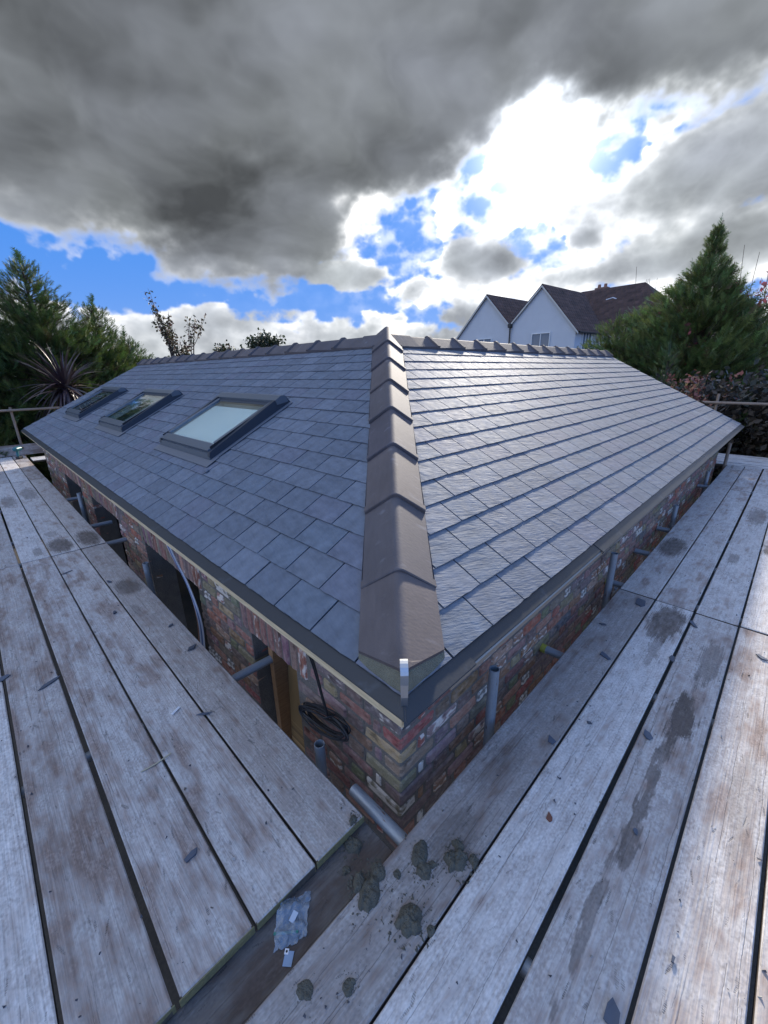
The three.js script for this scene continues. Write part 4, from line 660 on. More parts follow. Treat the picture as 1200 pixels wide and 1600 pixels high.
// slate on the roof
{ const o = tag(mesh('slate_crumb', bevelBox(0.03, 0.014, 0.02, 0.003, null, 0.003), SLATE[1]), 'small dark crumb of slate resting on the roof below the nearest roof window', 'slate piece'); o.position.copy(P(0.505 * 0.8875 * 0.98, 0.505 * 0.4607 + 0.002, 2.33)); o.rotation.z = TH; }
// a torn clear bag with a green seal caught under the left boards' ends, and a small printed card
{
  const t = thing('plastic_bag', 'crumpled clear plastic bag with a green seal caught under the left board ends', 'plastic bag', P(-0.37, DECK - 0.043, 0.14)), n = 22, pos = [], idx = [], uv = [];
  for (let j = 0; j <= n; j++) for (let i = 0; i <= n; i++) { const a = i / n, b = j / n, x = (a - 0.5) * 0.15 + (b - 0.5) * 0.035, z = (b - 0.42) * 0.12; const edge = Math.min(a, 1 - a, b, 1 - b); pos.push(x + fbm(a * 4, b * 4, 3, 3) * 0.02, 0.003 + Math.max(0, 0.018 * sstep(0, 0.25, edge) + 0.03 * fbm(a * 3.4, b * 3.4, 7, 4)) + sstep(0.5, 0.0, b) * 0.034 * a, z + fbm(a * 4, b * 4, 13, 3) * 0.02); uv.push(a, b); }
  for (let j = 0; j < n; j++) for (let i = 0; i < n; i++) { const a = j * (n + 1) + i; idx.push(a, a + n + 1, a + 1, a + 1, a + n + 1, a + n + 2); }
  const g = new THREE.BufferGeometry(); g.setAttribute('position', new THREE.Float32BufferAttribute(pos, 3)); g.setAttribute('uv', new THREE.Float32BufferAttribute(uv, 2)); g.setIndex(idx); g.computeVertexNormals();
  const film = new THREE.MeshPhysicalMaterial({ roughness: 0.12, transmission: 0.75, thickness: 0, ior: 1.45 }); film.color.setRGB(0.6, 0.7, 0.82);
  mesh('film', g, film, t).rotation.y = 0.85; t.scale.setScalar(0.78);
  const s = mesh('seal', bevelBox(0.095, 0.004, 0.009, 0.001), std([0.01, 0.16, 0.12], 0.4), t); s.position.set(-0.035, 0.016, 0.026); s.rotation.y = -0.72;
  const w = mesh('label', bevelBox(0.035, 0.001, 0.022, 0.0003), std([0.4, 0.45, 0.52], 0.5), t); w.position.set(0.012, 0.022, 0.008); w.rotation.set(0.15, 0.4, 0.1);
}
{
  const t = thing('printed_card', 'tiny blue-grey card with a white corner at the edge of the lower board', 'card', P(-0.422, DECK - 0.043, 0.07)); t.rotation.y = 0.72;
  mesh('card', bevelBox(0.034, 0.0012, 0.026, 0.0003), std([0.22, 0.3, 0.42], 0.5), t).position.y = 0.0008;
  const w = mesh('white_corner', bevelBox(0.013, 0.0012, 0.012, 0.0003), std([0.7, 0.7, 0.72], 0.5), t); w.position.set(0.0145, 0.0022, -0.009);
  const k = mesh('black_dot', new THREE.CylinderGeometry(0.0032, 0.0032, 0.0008, 12), BLACKRUBBER, t); k.position.set(0.0145, 0.0033, -0.009);
}
// cordless tool left at the far end of the left deck
{
  const t = thing('cordless_drill', 'teal and black cordless drill at the far end of the left deck', 'drill', P(-0.13, DECK + 0.004, 10.45)); t.rotation.y = 0.9; const teal = std([0.02, 0.13, 0.15], 0.4), blk = std([0.02, 0.02, 0.022], 0.5);
  const b = mesh('motor_body', new THREE.CapsuleGeometry(0.045, 0.12, 6, 14), teal, t); b.rotation.z = Math.PI / 2; b.position.set(0, 0.2, 0);
  const c = mesh('chuck', new THREE.CylinderGeometry(0.016, 0.034, 0.07, 14), blk, t); c.rotation.z = -Math.PI / 2; c.position.set(0.14, 0.2, 0);
  const h = mesh('handle', bevelBox(0.045, 0.13, 0.04, 0.012), teal, t); h.position.set(-0.03, 0.11, 0); h.rotation.z = -0.18;
  const q = mesh('battery', bevelBox(0.12, 0.05, 0.075, 0.01), blk, t); q.position.set(-0.015, 0.026, 0);
}
// uncountable grit and crumbs of slate and mortar
{
  const g = new THREE.TetrahedronGeometry(1, 0), im = new THREE.InstancedMesh(g, std([0.1, 0.1, 0.1], 0.9), 900), m = new THREE.Matrix4(), r = rng(44), c = new THREE.Color(); im.name = 'grit';
  for (let i = 0; i < 900; i++) {
    const left = r() < 0.45; let u, v; const e = Math.pow(r(), 1.6); if (left) { u = lerp(-0.04, -1.1, r()); v = 0.25 + e * 5; } else { v = lerp(0.0, -1.1, r()); u = -0.5 + e * 5.5; }
    const E = left ? LE : RE, q = left ? u : v; if (E.some((k) => Math.abs(k - q) < 0.008)) { u += left ? 0.02 : 0; v += left ? 0 : 0.02; }
    const s = 0.001 + Math.pow(r(), 4) * 0.006; m.compose(P(u, DECK + 0.003 + s * 0.3, v), new THREE.Quaternion().setFromEuler(new THREE.Euler(r() * 6, r() * 6, r() * 6)), V(s * (1 + r()), s * 0.6, s)); im.setMatrixAt(i, m);
    const k = r(); im.setColorAt(i, k < 0.6 ? c.setRGB(0.6, 0.62, 0.75) : k < 0.8 ? c.setRGB(1.6, 1.3, 1.0) : c.setRGB(3.0, 2.9, 2.7));
  }
  scene.add(tag(im, 'scattered grit and crumbs of slate and mortar on the scaffold boards', 'grit', null, 'stuff'));
}

// ---------------------------------------------------------------- the white house beyond
{
  const az = 95 * D2R, dd = V(Math.sin(az), 0, -Math.cos(az)), gg = V(Math.sin(az - Math.PI / 2), 0, -Math.cos(az - Math.PI / 2));
  const apex = V(26.38, 0, -12.27);                                   // under the larger gable's peak, 30 m away
  const h = thing('white_house', 'white rendered two-storey house with twin gables and dark brown tiled roof', 'house', apex);
  const Q = (g, y, d) => V(0, y, 0).addScaledVector(gg, g).addScaledVector(dd, d);
  const wallTex = tex(256, 256, 4, (x, y, o) => { const v = 0.52 + 0.04 * tiled((p, q) => fbm(p * 0.03, q * 0.03, 5, 4), x, y, 256, 256); o[0] = toS(v * 0.96); o[1] = toS(v); o[2] = toS(v * 1.05); }, true, [0.3, 0.3]);
  const RENDER = std([1, 1, 1], 0.9, { map: wallTex }), BARGE = std([0.5, 0.49, 0.45], 0.7), FRAME = std([0.62, 0.63, 0.62], 0.5), PANE = std([0.10, 0.13, 0.17], 0.08), GUTTER = std([0.025, 0.022, 0.02], 0.5);
  const rt = tex(512, 512, 4, (x, y, o) => { const row = Math.floor(y / 32), a = fbm(x * 0.02, y * 0.02, 15, 4), n = noise3(Math.floor((x + (row % 2) * 16) / 32) * 1.7, row * 2.3, 4), m = 1 + 0.35 * a + 0.6 * n; o[0] = toS(0.068 * m); o[1] = toS(0.04 * m); o[2] = toS(0.033 * m); }, true, [0.2, 0.2]);
  const rb = tex(512, 512, 1, (x, y, o) => { const row = Math.floor(y / 32), ty = (y % 32) / 32, tx = ((x + (row % 2) * 16) % 32) / 32; o[0] = 0.2 + 0.5 * (1 - ty) + 0.3 * Math.sin(tx * Math.PI); });
  rb.repeat.set(0.2, 0.2);
  const ROOF = std([1, 1, 1], 0.95, { map: rt, bumpMap: rb, bumpScale: 0.14 });
  const sheet = (name, a, b, c, d, mat, up, th = 0.09) => { // a roof plane with thickness, uv running with the eaves (a-b along the eaves, d-c along the ridge)
    const n = b.clone().sub(a).cross(d.clone().sub(a)).normalize(); if (n.y < 0) n.negate(); const ex = b.clone().sub(a).normalize(), ey = n.clone().cross(ex); const t = [a, b, c, d], bot = t.map((p) => p.clone().addScaledVector(n, -th)), polys = [t, [...bot]]; for (let i = 0; i < 4; i++) { const j = (i + 1) % 4; polys.push([t[i], t[j], bot[j], bot[i]]); }
    const cen = t.concat(bot).reduce((s, p) => s.add(p), V(0, 0, 0)).multiplyScalar(1 / 8); return mesh(name, polyGeo(polys, (q) => [q.dot(ex), q.dot(ey)], cen), mat, h);
  };
  const wallPanel = (name, pts, d0, d1) => { const f = pts.map((p) => Q(p[0], p[1], d0)), b = pts.map((p) => Q(p[0], p[1], d1)), polys = [f, b]; for (let i = 0; i < pts.length; i++) { const j = (i + 1) % pts.length; polys.push([f[i], f[j], b[j], b[i]]); } const cen = f.concat(b).reduce((s, p) => s.add(p), V(0, 0, 0)).multiplyScalar(0.5 / pts.length); return mesh(name, polyGeo(polys, (q) => [q.dot(gg), q.y], cen), RENDER, h); };
  // larger gable (wing 2): peak 8.37 m; smaller gable (wing 1) to its left
  wallPanel('gable_wall', [[-2.42, 0], [2.05, 0], [2.05, 6.32], [0, 8.3], [-2.42, 5.72]], 0, 3.4);
  wallPanel('gable_wall', [[2.06, 0], [6.7, 0], [6.7, 5.7], [4.15, 8.28], [2.06, 6.3]], 0.02, 6);
  sheet('roof_slope', Q(-2.62, 5.56, -0.14), Q(-2.62, 5.56, 3.6), Q(0, 8.42, 5.4), Q(0, 8.42, -0.14), ROOF);
  sheet('roof_slope', Q(2.1, 6.34, -0.14), Q(2.1, 6.34, 3.6), Q(0.004, 8.42, 5.4), Q(0.004, 8.42, -0.14), ROOF);
  sheet('roof_slope', Q(2.1, 6.36, -0.1), Q(2.1, 6.36, 4.6), Q(4.15, 8.4, 6.0), Q(4.15, 8.4, -0.1), ROOF);
  sheet('roof_slope', Q(6.95, 5.55, -0.1), Q(6.95, 5.55, 6), Q(4.154, 8.4, 6.0), Q(4.154, 8.4, -0.1), ROOF);
  for (const [a, b] of [[[-2.64, 5.5], [0, 8.34]], [[2.1, 6.28], [0, 8.34]], [[2.14, 6.3], [4.15, 8.32]], [[6.97, 5.46], [4.15, 8.32]]]) { const p = Q(a[0], a[1], -0.16), q = Q(b[0], b[1], -0.16), p2 = Q(a[0], a[1], -0.1), q2 = Q(b[0], b[1], -0.1), dn = V(0, -0.11, 0), t = [p, q, q2, p2], bt = t.map((k) => k.clone().add(dn)); const polys = [t, bt]; for (let i = 0; i < 4; i++) { const j = (i + 1) % 4; polys.push([t[i], t[j], bt[j], bt[i]]); } const cen = t.concat(bt).reduce((s, k) => s.add(k), V(0, 0, 0)).multiplyScalar(1 / 8); mesh('barge_board', polyGeo(polys, null, cen), BARGE, h); }
  // main block behind, its long slope facing us
  wallPanel('main_wall', [[-6.4, 0], [-2.43, 0], [-2.43, 5.7], [-6.4, 5.7]], 3.42, 3.7);
  wallPanel('main_wall', [[-6.4, 0], [-6.1, 0], [-6.1, 5.6], [-6.4, 5.6]], 3.72, 11);
  sheet('roof_slope', Q(-6.7, 5.6, 3.1), Q(-2.3, 5.6, 3.1), Q(1.2, 8.85, 7.4), Q(-3.1, 8.85, 7.4), ROOF);
  sheet('roof_slope', Q(-6.75, 5.58, 11.2), Q(-6.75, 5.58, 3.05), Q(-3.12, 8.84, 7.38), Q(-3.12, 8.84, 7.5), ROOF);
  sheet('roof_slope', Q(6, 5.6, 11.6), Q(-6.7, 5.6, 11.6), Q(-3.1, 8.84, 7.42), Q(1.2, 8.84, 7.42), ROOF);
  { const g = bevelBox(0.9, 0.9, 0.5, 0.02); const c = mesh('chimney', g, std([0.2, 0.12, 0.09], 0.95), h); c.position.copy(Q(0.1, 8.62, 8.3)); c.rotation.y = -az; for (const o of [-0.22, 0.22]) { const p = mesh('chimney_pot', new THREE.CylinderGeometry(0.1, 0.12, 0.24, 12), std([0.25, 0.13, 0.09], 0.9), c); p.position.set(o, 0.56, 0); } }
  // gutters, downpipe
  const gutter = (a, b) => mesh('gutter', tubeGeo([a, a.clone().lerp(b, 0.5), b], 0.06, 6, 8), GUTTER, h);
  gutter(Q(-2.68, 5.5, -0.1), Q(-2.68, 5.5, 3.2)); gutter(Q(-6.7, 5.52, 3.02), Q(-2.3, 5.52, 3.02));
  mesh('downpipe', tubeGeo([Q(2.06, 6.2, -0.12), Q(2.06, 4, -0.1), Q(2.06, 0.2, -0.1)], 0.05, 8, 8), GUTTER, h); { const b = mesh('hopper', bevelBox(0.3, 0.26, 0.22, 0.03), GUTTER, h); b.position.copy(Q(2.06, 6.22, -0.14)); b.rotation.y = -az + Math.PI / 2; }
  // windows
  const win = (c, ax, w, hh, lights) => { const g = new THREE.Group(); g.name = 'window'; h.add(g); g.position.copy(c); g.quaternion.setFromRotationMatrix(new THREE.Matrix4().makeBasis(ax, V(0, 1, 0), ax.clone().cross(V(0, 1, 0)))); const F = 0.06; for (const [x0, x1, y0, y1] of [[-w / 2, w / 2, -hh / 2, -hh / 2 + F], [-w / 2, w / 2, hh / 2 - F, hh / 2], [-w / 2, -w / 2 + F, -hh / 2 + F, hh / 2 - F], [w / 2 - F, w / 2, -hh / 2 + F, hh / 2 - F]]) mesh('frame', boxAt(x0, x1, y0, y1, -0.05, 0.05, 0.008), FRAME, g); const pw = (w - 2 * F - (lights - 1) * F) / lights; for (let i = 0; i < lights; i++) { const x = -w / 2 + F + i * (pw + F); mesh('pane', boxAt(x, x + pw, -hh / 2 + F, hh / 2 - F, -0.02, 0.0, 0.002), PANE, g); if (i) mesh('mullion', boxAt(x - F, x, -hh / 2 + F, hh / 2 - F, -0.045, 0.045, 0.006), FRAME, g); } mesh('sill', boxAt(-w / 2 - 0.08, w / 2 + 0.08, -hh / 2 - 0.07, -hh / 2 - 0.004, -0.03, 0.13, 0.01), FRAME, g); };
  const gf = gg.clone().negate();
  win(Q(-0.2, 5.05, -0.03), gf, 1.3, 1.15, 2); win(Q(4.2, 5.0, -0.01), gf, 1.3, 1.15, 2);
  win(Q(-2.45, 4.95, 1.45), dd, 1.2, 1.2, 3);
  for (const [g0, l, t] of [[-1.42, 0.42, 0.35], [-1.75, 0.4, -0.55]]) { const o = mesh('pale_mark', bevelBox(l, 0.03, 0.07, 0.008), std([0.5, 0.52, 0.56], 0.5), h), y = dd.clone().multiplyScalar(0.77).add(V(0, 0.64, 0)).normalize(); o.position.copy(Q(g0, 7.93, 6.2)).add(V(0, 0.03, 0)); o.quaternion.setFromRotationMatrix(new THREE.Matrix4().makeBasis(gf, y.clone().cross(gf).normalize().negate(), gf.clone().cross(y.clone().cross(gf).normalize().negate()))); o.rotateY(t); }  // bird-like pale mark on the roof, made of two bars
}

// ---------------------------------------------------------------- foliage
class Leaves {
  constructor() { this.p = []; this.c = []; }
  tri(a, b, c, k) { this.p.push(a.x, a.y, a.z, b.x, b.y, b.z, c.x, c.y, c.z); for (let i = 0; i < 3; i++) this.c.push(k[0], k[1], k[2]); }
  build(name, mat, parent) { const g = new THREE.BufferGeometry(); g.setAttribute('position', new THREE.Float32BufferAttribute(this.p, 3)); g.setAttribute('color', new THREE.Float32BufferAttribute(this.c, 3)); g.computeVertexNormals(); return mesh(name, g, mat, parent); }
}
const leafMat = (extra = {}) => { const m = new THREE.MeshPhysicalMaterial({ vertexColors: true, roughness: 0.75, side: THREE.DoubleSide, transmission: 0.25, thickness: 0, ...extra }); m.color.setRGB(1, 1, 1); return m; };
const NEEDLE = leafMat(), LEAF = leafMat({ transmission: 0.35 });
const BARK = std([0.09, 0.07, 0.055], 0.95, { bumpMap: mortarBump, bumpScale: 0.02 });
function limb(pts, r0, r1, seg = 6) { const n = pts.length - 1, g = new THREE.TubeGeometry(new THREE.CatmullRomCurve3(pts), n * 3, 1, seg), ps = g.attributes.position, c = new THREE.CatmullRomCurve3(pts), rings = n * 3 + 1; for (let i = 0; i < rings; i++) { const t = i / (rings - 1), o = c.getPointAt(t), r = lerp(r0, r1, t); for (let j = 0; j <= seg; j++) { const k = i * (seg + 1) + j; ps.setXYZ(k, o.x + (ps.getX(k) - o.x) * r, o.y + (ps.getY(k) - o.y) * r, o.z + (ps.getZ(k) - o.z) * r); } } g.computeVertexNormals(); return g; }
// a flat feathery spray of cypress twigs: an axis with side twigs that shorten towards the tip
function spray(L, o, dir, side, len, col, r, sub = 5) {
  const d = dir, up = d.clone().cross(side).normalize(), w = len * 0.09, tip = o.clone().addScaledVector(d, len), q = V(0, 0, 0);
  L.tri(o.clone().addScaledVector(side, -w * 0.35), o.clone().addScaledVector(side, w * 0.35), tip, col);
  for (let i = 0; i < sub; i++) { const t = 0.12 + 0.72 * i / sub, b = o.clone().addScaledVector(d, len * t).addScaledVector(up, (r() - 0.5) * len * 0.08), l = len * (0.5 - 0.36 * t) * (0.8 + r() * 0.4); for (const s of [-1, 1]) { const e = b.clone().addScaledVector(d, l * 0.8).addScaledVector(side, s * l * 0.62).addScaledVector(up, (r() - 0.45) * l * 0.25); q.copy(b).addScaledVector(d, w * 1.1); const k = 0.75 + r() * 0.5; L.tri(b, q.clone(), e, [col[0] * k, col[1] * k, col[2] * k]); } }
}
function conifer(pos, H, profile, o = {}) {
  const r = rng(o.seed ?? 1), t = thing('conifer_tree', o.label, 'tree', pos, 'evergreen conifers'), L = new Leaves(), lean = o.lean ?? [0, 0], N = o.n ?? 430, tint = o.tint ?? [0.085, 0.14, 0.026], axis = (y) => V(lean[0] * (y / H) ** 1.4, y, lean[1] * (y / H) ** 1.4);
  mesh('trunk', limb([V(0, 0, 0), axis(H * 0.4), axis(H * 0.75), axis(H * 0.97)], H * 0.028, 0.012), BARK, t);
  const wood = [];
  for (let i = 0; i < N; i++) {
    const f = 1 - Math.pow(r(), o.bias ?? 1.05) * 0.97, y = H * (1 - f * 0.985), a = r() * 6.2832, Rr = profile(y / H, a) * (0.72 + r() * 0.42), rise = lerp(0.2, 1.1, Math.pow(y / H, 2.5)) + (r() - 0.3) * 0.35;
    const out = V(Math.cos(a), 0, Math.sin(a)), st = axis(Math.max(0.1, y - Rr * rise * 0.55)), en = axis(y).addScaledVector(out, Rr).add(V(0, Rr * 0.12 * rise, 0)), mid = st.clone().lerp(en, 0.55).add(V(0, -Rr * 0.06, 0));
    if (i % 3 === 0) wood.push(limb([st, mid, en], 0.012 + Rr * 0.008, 0.003, 4));
    const br = en.clone().sub(st), bl = br.length(), bd = br.clone().normalize(), nS = Math.max(4, Math.round(bl / 0.085));
    for (let k = 0; k < nS; k++) {
      const tt = 0.3 + 0.7 * Math.pow((k + r()) / nS, 0.75), p = (tt < 0.55 ? st.clone().lerp(mid, tt / 0.55) : mid.clone().lerp(en, (tt - 0.55) / 0.45)).add(V((r() - 0.5) * 0.14, (r() - 0.5) * 0.12, (r() - 0.5) * 0.14));
      const dir = bd.clone().multiplyScalar(0.9).add(V((r() - 0.5) * 1.1, 0.25 + r() * 0.55, (r() - 0.5) * 1.1)).normalize(), side = dir.clone().cross(V(r() - 0.5, r() * 0.6 + 0.2, r() - 0.5)).normalize();
      const age = 0.55 + 0.8 * r(), c = r() < 0.06 ? [0.09, 0.075, 0.025] : [tint[0] * age * (0.8 + r() * 0.6), tint[1] * age, tint[2] * age]; spray(L, p, dir, side, (0.16 + r() * 0.2) * (o.size ?? 1) * (1 - 0.5 * sstep(0.7, 0.95, y / H)), c, r, o.sub ?? 5);
    }
  }
  for (let k = 0; k < 14; k++) spray(L, axis(H * (0.86 + 0.14 * r())), V((r() - 0.5) * 0.7, 1, (r() - 0.5) * 0.7).normalize(), V(1, 0, r() - 0.5).normalize(), 0.2 + r() * 0.2, tint, r);
  mesh('limbs', mergeGeometries(wood), BARK, t); L.build('crown', NEEDLE, t); return t;
}
const bumpy = (a, k, s) => 1 + 0.22 * Math.sin(a * 3 + k) + 0.14 * Math.sin(a * 5 + k * 2.3) + 0.1 * s;
const cyp = (R0, k, top = 0.9) => (h, a) => R0 * bumpy(a, k, Math.sin(h * 17 + a * 2)) * Math.pow(Math.max(0.02, 1 - h), top) * (h < 0.25 ? 0.75 + h : 1) + 0.1;
conifer(V(1.0, 0, -13.4), 6.15, cyp(2.3, 0.4, 0.85), { seed: 3, n: 1400, label: 'tallest dark green conifer at the left edge, behind the gable', lean: [0.1, 0.1] });
conifer(V(2.05, 0, -13.8), 5.35, cyp(1.7, 1.4, 0.8), { seed: 4, n: 1150, label: 'second conifer from the left with a tip leaning right', lean: [0.45, 0] });
conifer(V(-0.6, 0, -13.0), 5.9, cyp(2.0, 2.4, 0.8), { seed: 5, n: 1000, label: 'conifer cut by the left edge of the picture' });
conifer(V(3.3, 0, -14.6), 4.6, cyp(1.7, 3.1, 0.7), { seed: 6, n: 900, label: 'low conifer sloping down to the slate ridge on the left' });
conifer(V(15.0, 0, -2.0), 7.15, (h, a) => 1.22 * (h > 0.88 ? 0.03 + 0.15 * (1 - h) / 0.12 : h > 0.78 ? lerp(0.5, 0.18, (h - 0.78) / 0.1) : h > 0.62 ? lerp(1.4, 0.5, (h - 0.62) / 0.16) : lerp(2.15, 1.4, clamp((h - 0.3) / 0.32))) * bumpy(a, 0.7, Math.sin(h * 22 + a)), { seed: 7, size: 1.2, n: 1700, label: 'tall conifer with a spire top at the right, beyond the gable', tint: [0.125, 0.19, 0.05], bias: 1.15 });
conifer(V(14.4, 0, -4.0), 4.95, cyp(1.9, 1.1, 0.6), { seed: 8, n: 900, label: 'lower bushy conifer left of the spire-topped one', tint: [0.11, 0.17, 0.04] });
conifer(V(12.2, 0, -2.0), 3.85, cyp(0.85, 2.1, 0.75), { seed: 9, n: 240, label: 'small young conifer in front of the spire-topped one', tint: [0.1, 0.15, 0.04], size: 0.8 });

// broadleaf crowns: twigs carrying many small leaves
function leafTree(name, pos, o) {
  const r = rng(o.seed), t = thing(name, o.label, o.cat ?? 'tree', pos, o.group), L = new Leaves(), wood = [], tips = [];
  const grow = (p, d, len, rad, lvl) => { const e = p.clone().addScaledVector(d, len).add(V((r() - 0.5) * len * 0.2, 0, (r() - 0.5) * len * 0.2)), m = p.clone().lerp(e, 0.5).add(V((r() - 0.5) * len * 0.12, 0, (r() - 0.5) * len * 0.12)); wood.push(limb([p, m, e], rad, rad * 0.6, lvl > 1 ? 3 : 6)); if (lvl >= o.levels) { tips.push([p, e]); return; } const n = o.split ?? 4; for (let i = 0; i < n; i++) { const s = p.clone().lerp(e, 0.35 + 0.65 * (i + r()) / n), nd = d.clone().add(V((r() - 0.5) * o.spread, (r() - 0.35) * o.spread * 0.7, (r() - 0.5) * o.spread)).normalize(); grow(s, nd, len * (o.ratio ?? 0.62) * (0.75 + r() * 0.5), rad * 0.5, lvl + 1); } };
  for (let i = 0; i < (o.stems ?? 1); i++) grow(V((r() - 0.5) * (o.base ?? 0), 0, (r() - 0.5) * (o.base ?? 0)), V((r() - 0.5) * (o.open ?? 0.15), 1, (r() - 0.5) * (o.open ?? 0.15)).normalize(), o.len, o.rad, 0);
  for (const [a, b] of tips) for (let k = 0; k < o.leaves; k++) { const p = a.clone().lerp(b, r() * 1.1).add(V((r() - 0.5) * o.fuzz, (r() - 0.5) * o.fuzz, (r() - 0.5) * o.fuzz)), d = V(r() - 0.5, r() - 0.6, r() - 0.5).normalize(), s = d.clone().cross(V(r() - 0.5, r() - 0.5, r() - 0.5)).normalize(), l = o.leaf * (0.6 + r() * 0.8), c = o.cols[Math.floor(r() * o.cols.length)], k2 = 0.7 + r() * 0.6, col = c.map((x) => x * k2), mid = p.clone().addScaledVector(d, l * 0.5), e = p.clone().addScaledVector(d, l); L.tri(p, mid.clone().addScaledVector(s, l * 0.3), e, col); L.tri(p, e, mid.clone().addScaledVector(s, -l * 0.3), col); }
  mesh('trunk', mergeGeometries(wood), BARK, t); L.build('crown', LEAF, t); return t;
}
const autumn = [[0.1, 0.07, 0.03], [0.13, 0.07, 0.05], [0.07, 0.08, 0.025], [0.06, 0.05, 0.02]];
leafTree('slender_tree', V(7.5, 0, -22.6), { seed: 21, label: 'slender half-bare tree with reddish leaves, left of its twin', levels: 3, spread: 0.5, len: 3.75, rad: 0.08, ratio: 0.55, split: 4, leaves: 8, leaf: 0.15, fuzz: 0.28, cols: autumn, group: 'slender trees behind the left ridge', open: 0.05 });
leafTree('slender_tree', V(8.1, 0, -21.9), { seed: 23, label: 'slender half-bare tree leaning left, right of its twin', levels: 3, spread: 0.48, len: 3.6, rad: 0.08, ratio: 0.55, split: 4, leaves: 10, leaf: 0.15, fuzz: 0.26, cols: autumn, group: 'slender trees behind the left ridge', open: 0.02 });
const darkGreen = [[0.03, 0.045, 0.015], [0.045, 0.06, 0.02], [0.025, 0.035, 0.012]];
leafTree('round_tree', V(13.85, 0, -25.6), { seed: 25, label: 'round dark treetop peeping over the left ridge', levels: 3, spread: 1.5, len: 3.2, rad: 0.14, ratio: 0.56, split: 6, leaves: 34, leaf: 0.2, fuzz: 0.5, cols: darkGreen, group: 'dark treetops over the ridge' });
leafTree('round_tree', V(11.8, 0, -26.6), { seed: 26, label: 'low brownish treetop left of the round dark one', levels: 3, spread: 1.6, len: 2.8, rad: 0.12, ratio: 0.56, split: 6, leaves: 24, leaf: 0.2, fuzz: 0.5, cols: [...darkGreen, ...autumn], group: 'dark treetops over the ridge' });
{ // bare whips standing up out of the right-hand conifers
  [[11.5, -2.7, 5.6, 2], [11.7, -2.45, 5.75, 3], [11.9, -2.1, 5.5, 4], [12.4, -0.6, 6.1, 5], [12.5, -0.2, 5.8, 6], [12.6, 0.1, 6.0, 7]].map(([x, z, h, s]) => [x * 1.38 + 0.25, z * 1.38 - 0.24, h * 1.38 - 1.3, s]).forEach(([x, z, h, s], i) => { const r = rng(300 + s), t = thing('bare_sapling', ['leftmost bare whip', 'second bare whip from the left', 'bare whip just left of the spire', 'bare whip just right of the spire', 'second bare whip right of the spire', 'rightmost bare whip'][i] + ' standing up out of the right-hand conifers', 'sapling', V(x, 0, z), 'bare whips above the right conifers'), w = []; for (let k = 0; k < 3; k++) { const a = V((r() - 0.5) * 0.1, 0, (r() - 0.5) * 0.1), e = V((r() - 0.5) * 1.2, h * (0.86 + r() * 0.14), (r() - 0.5) * 1.2); w.push(limb([a, a.clone().lerp(e, 0.5).add(V(0, 0, (r() - 0.5) * 0.2)), e], 0.022, 0.005, 4)); } mesh('stem', mergeGeometries(w), BARK, t); });
}
leafTree('pink_leaved_tree', V(15.9, 0, -0.6), { seed: 27, label: 'thin tree with pink leaves and bare upright twigs behind the right conifer', levels: 3, spread: 0.9, len: 3.2, rad: 0.06, ratio: 0.6, split: 4, leaves: 6, leaf: 0.14, fuzz: 0.25, cols: [[0.34, 0.08, 0.09], [0.28, 0.11, 0.1], [0.2, 0.06, 0.05]], open: 0.3, stems: 3, base: 1.0 });
leafTree('pink_shrub', V(10.75, 0, -1.12), { seed: 28, label: 'small shrub with peach-pink leaves behind the right verge', cat: 'shrub', levels: 2, spread: 1.1, len: 2.15, rad: 0.03, ratio: 0.4, split: 6, leaves: 22, leaf: 0.09, fuzz: 0.2, cols: [[0.42, 0.17, 0.1], [0.34, 0.12, 0.09], [0.3, 0.2, 0.08]], stems: 4, base: 0.5, open: 0.7 });
const ivy = [[0.05, 0.035, 0.02], [0.035, 0.035, 0.016], [0.07, 0.05, 0.03], [0.03, 0.022, 0.014]];
[[10.6, -0.2, 29], [10.9, 0.9, 30], [10.5, 1.9, 32]].forEach(([x, z, s], i) => leafTree('brown_bush', V(x, 0, z), { seed: s, label: ['dark brown leafy bush under the right conifer, nearest the verge', 'dark brown leafy bush in the middle at the right edge', 'dark brown leafy bush farthest right behind the guard rail'][i], cat: 'bush', levels: 3, spread: 1.5, len: 1.75, rad: 0.05, ratio: 0.6, split: 5, leaves: 13, leaf: 0.13, fuzz: 0.35, cols: ivy, stems: 3, base: 1.3, open: 0.9, group: 'brown bushes beyond the right deck' }));
// hedge closing the view behind the conifers on the left and at the right
function hedge(name, label, x0, x1, y1, z0, z1, n, cols, seed) { const r = rng(seed), t = thing(name, label, 'hedge', V((x0 + x1) / 2, 0, (z0 + z1) / 2)), L = new Leaves(); for (let i = 0; i < n; i++) { const fx = r(), fz = r(), top = y1 * (0.86 + 0.14 * fbm(fx * 6, fz * 3, seed, 3) * 2), y = Math.pow(r(), 0.7) * top, p = V((fx - 0.5) * (x1 - x0), y, (fz - 0.5) * (z1 - z0)), d = V(r() - 0.5, r() - 0.4, r() - 0.5).normalize(), s = d.clone().cross(V(r() - 0.5, r(), r() - 0.5)).normalize(), l = 0.12 + r() * 0.16, c = cols[Math.floor(r() * cols.length)].map((q) => q * (0.7 + r() * 0.6)), m = p.clone().addScaledVector(d, l * 0.5), e = p.clone().addScaledVector(d, l); L.tri(p, m.clone().addScaledVector(s, l * 0.35), e, c); L.tri(p, e, m.clone().addScaledVector(s, -l * 0.35), c); } mesh('foliage', L.build('x', LEAF).geometry, LEAF, t); scene.remove(scene.children.find((o) => o.name === 'x' || /^x_\d+$/.test(o.name))); return t; }
hedge('dark_hedge', 'dark green hedge at the foot of the left conifers', -6, 6, 3.0, -16.6, -14.6, 26000, darkGreen, 41);
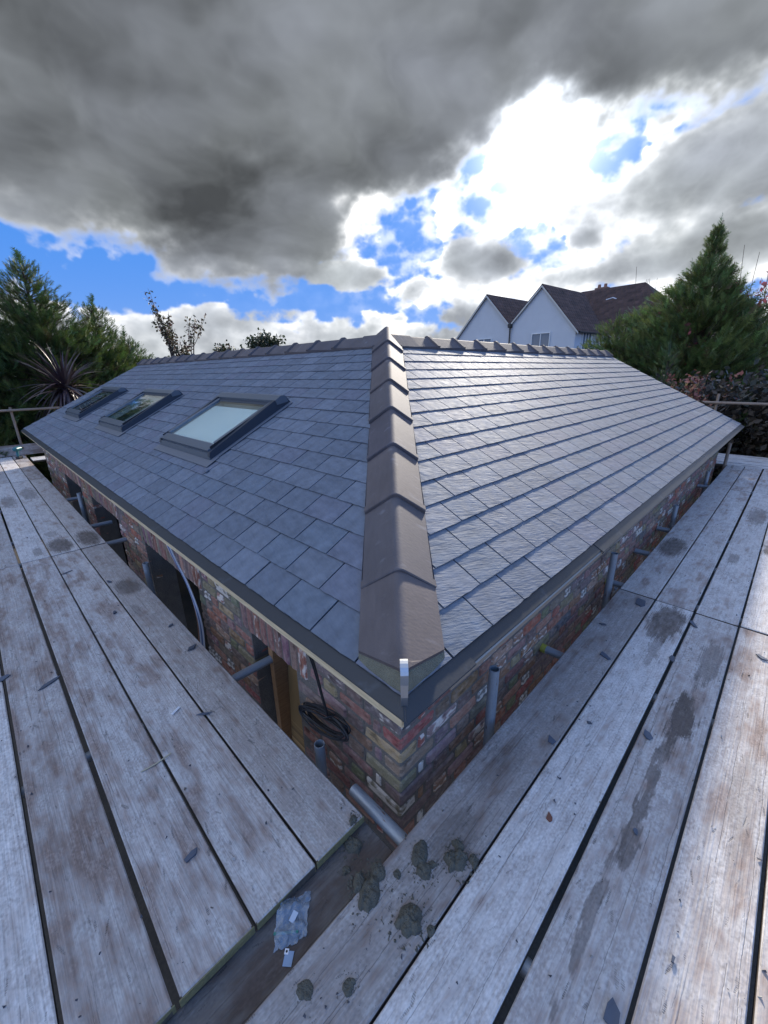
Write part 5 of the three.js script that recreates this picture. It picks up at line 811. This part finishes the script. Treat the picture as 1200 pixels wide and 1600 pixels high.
hedge('dark_hedge', 'dark brown-green hedge behind the bushes at the right edge', 12.2, 13.6, 3.3, -3.5, 6.5, 24000, [...ivy, ...darkGreen], 42);

// cordyline: a spiky head of dark purple sword leaves, each its own blade
{
  const t = thing('cordyline_palm', 'dark purple cordyline palm with spiky sword leaves before the left conifers', 'palm', V(1.05, 0, -11.35)), r = rng(51);
  mesh('trunk', limb([V(0, 0, 0), V(0.04, 1.2, 0), V(0, 2.5, 0.02), V(0, 3.15, 0)], 0.09, 0.06, 8), BARK, t);
  const blade = (len, w, droop) => { const pos = [], idx = [], n = 8; for (let i = 0; i <= n; i++) { const s = i / n, x = len * s, y = -droop * s * s * len, hw = w * Math.sin(Math.min(1, s * 4 + 0.35) * Math.PI / 2) * (1 - Math.pow(s, 2.2)); pos.push(x, y + 0.2 * hw, -hw, x, y - 0.15 * hw, 0, x, y + 0.2 * hw, hw); } for (let i = 0; i < n; i++) { const a = i * 3; idx.push(a, a + 3, a + 1, a + 1, a + 3, a + 4, a + 1, a + 4, a + 2, a + 2, a + 4, a + 5); } const g = new THREE.BufferGeometry(); g.setAttribute('position', new THREE.Float32BufferAttribute(pos, 3)); g.setIndex(idx); g.computeVertexNormals(); return g; };
  const geos = [blade(0.98, 0.025, 0.2), blade(0.95, 0.027, 0.7), blade(1.02, 0.025, 0.42), blade(0.85, 0.026, 1.05)], mats = [[0.042, 0.024, 0.032], [0.06, 0.036, 0.042], [0.032, 0.02, 0.028], [0.09, 0.066, 0.06]].map((c) => std(c, 0.42, { side: THREE.DoubleSide }));
  for (let i = 0; i < 210; i++) { const e = lerp(-1.15, 1.4, Math.pow(r(), 0.95)), a = r() * 6.2832, k = e > 0.6 ? (r() < 0.7 ? 0 : 2) : e > 0 ? 1 + Math.floor(r() * 2) : 3, o = mesh('leaf', geos[k], mats[Math.floor(r() * 4)], t); o.position.set(0, 3.05 + r() * 0.2, 0); o.rotation.order = 'YZX'; o.rotation.set((r() - 0.5) * 0.8, a, e); }
}
scene.traverse((o) => { if (o.isMesh) { o.castShadow = true; o.receiveShadow = true; } });
renderer.render(scene, camera);
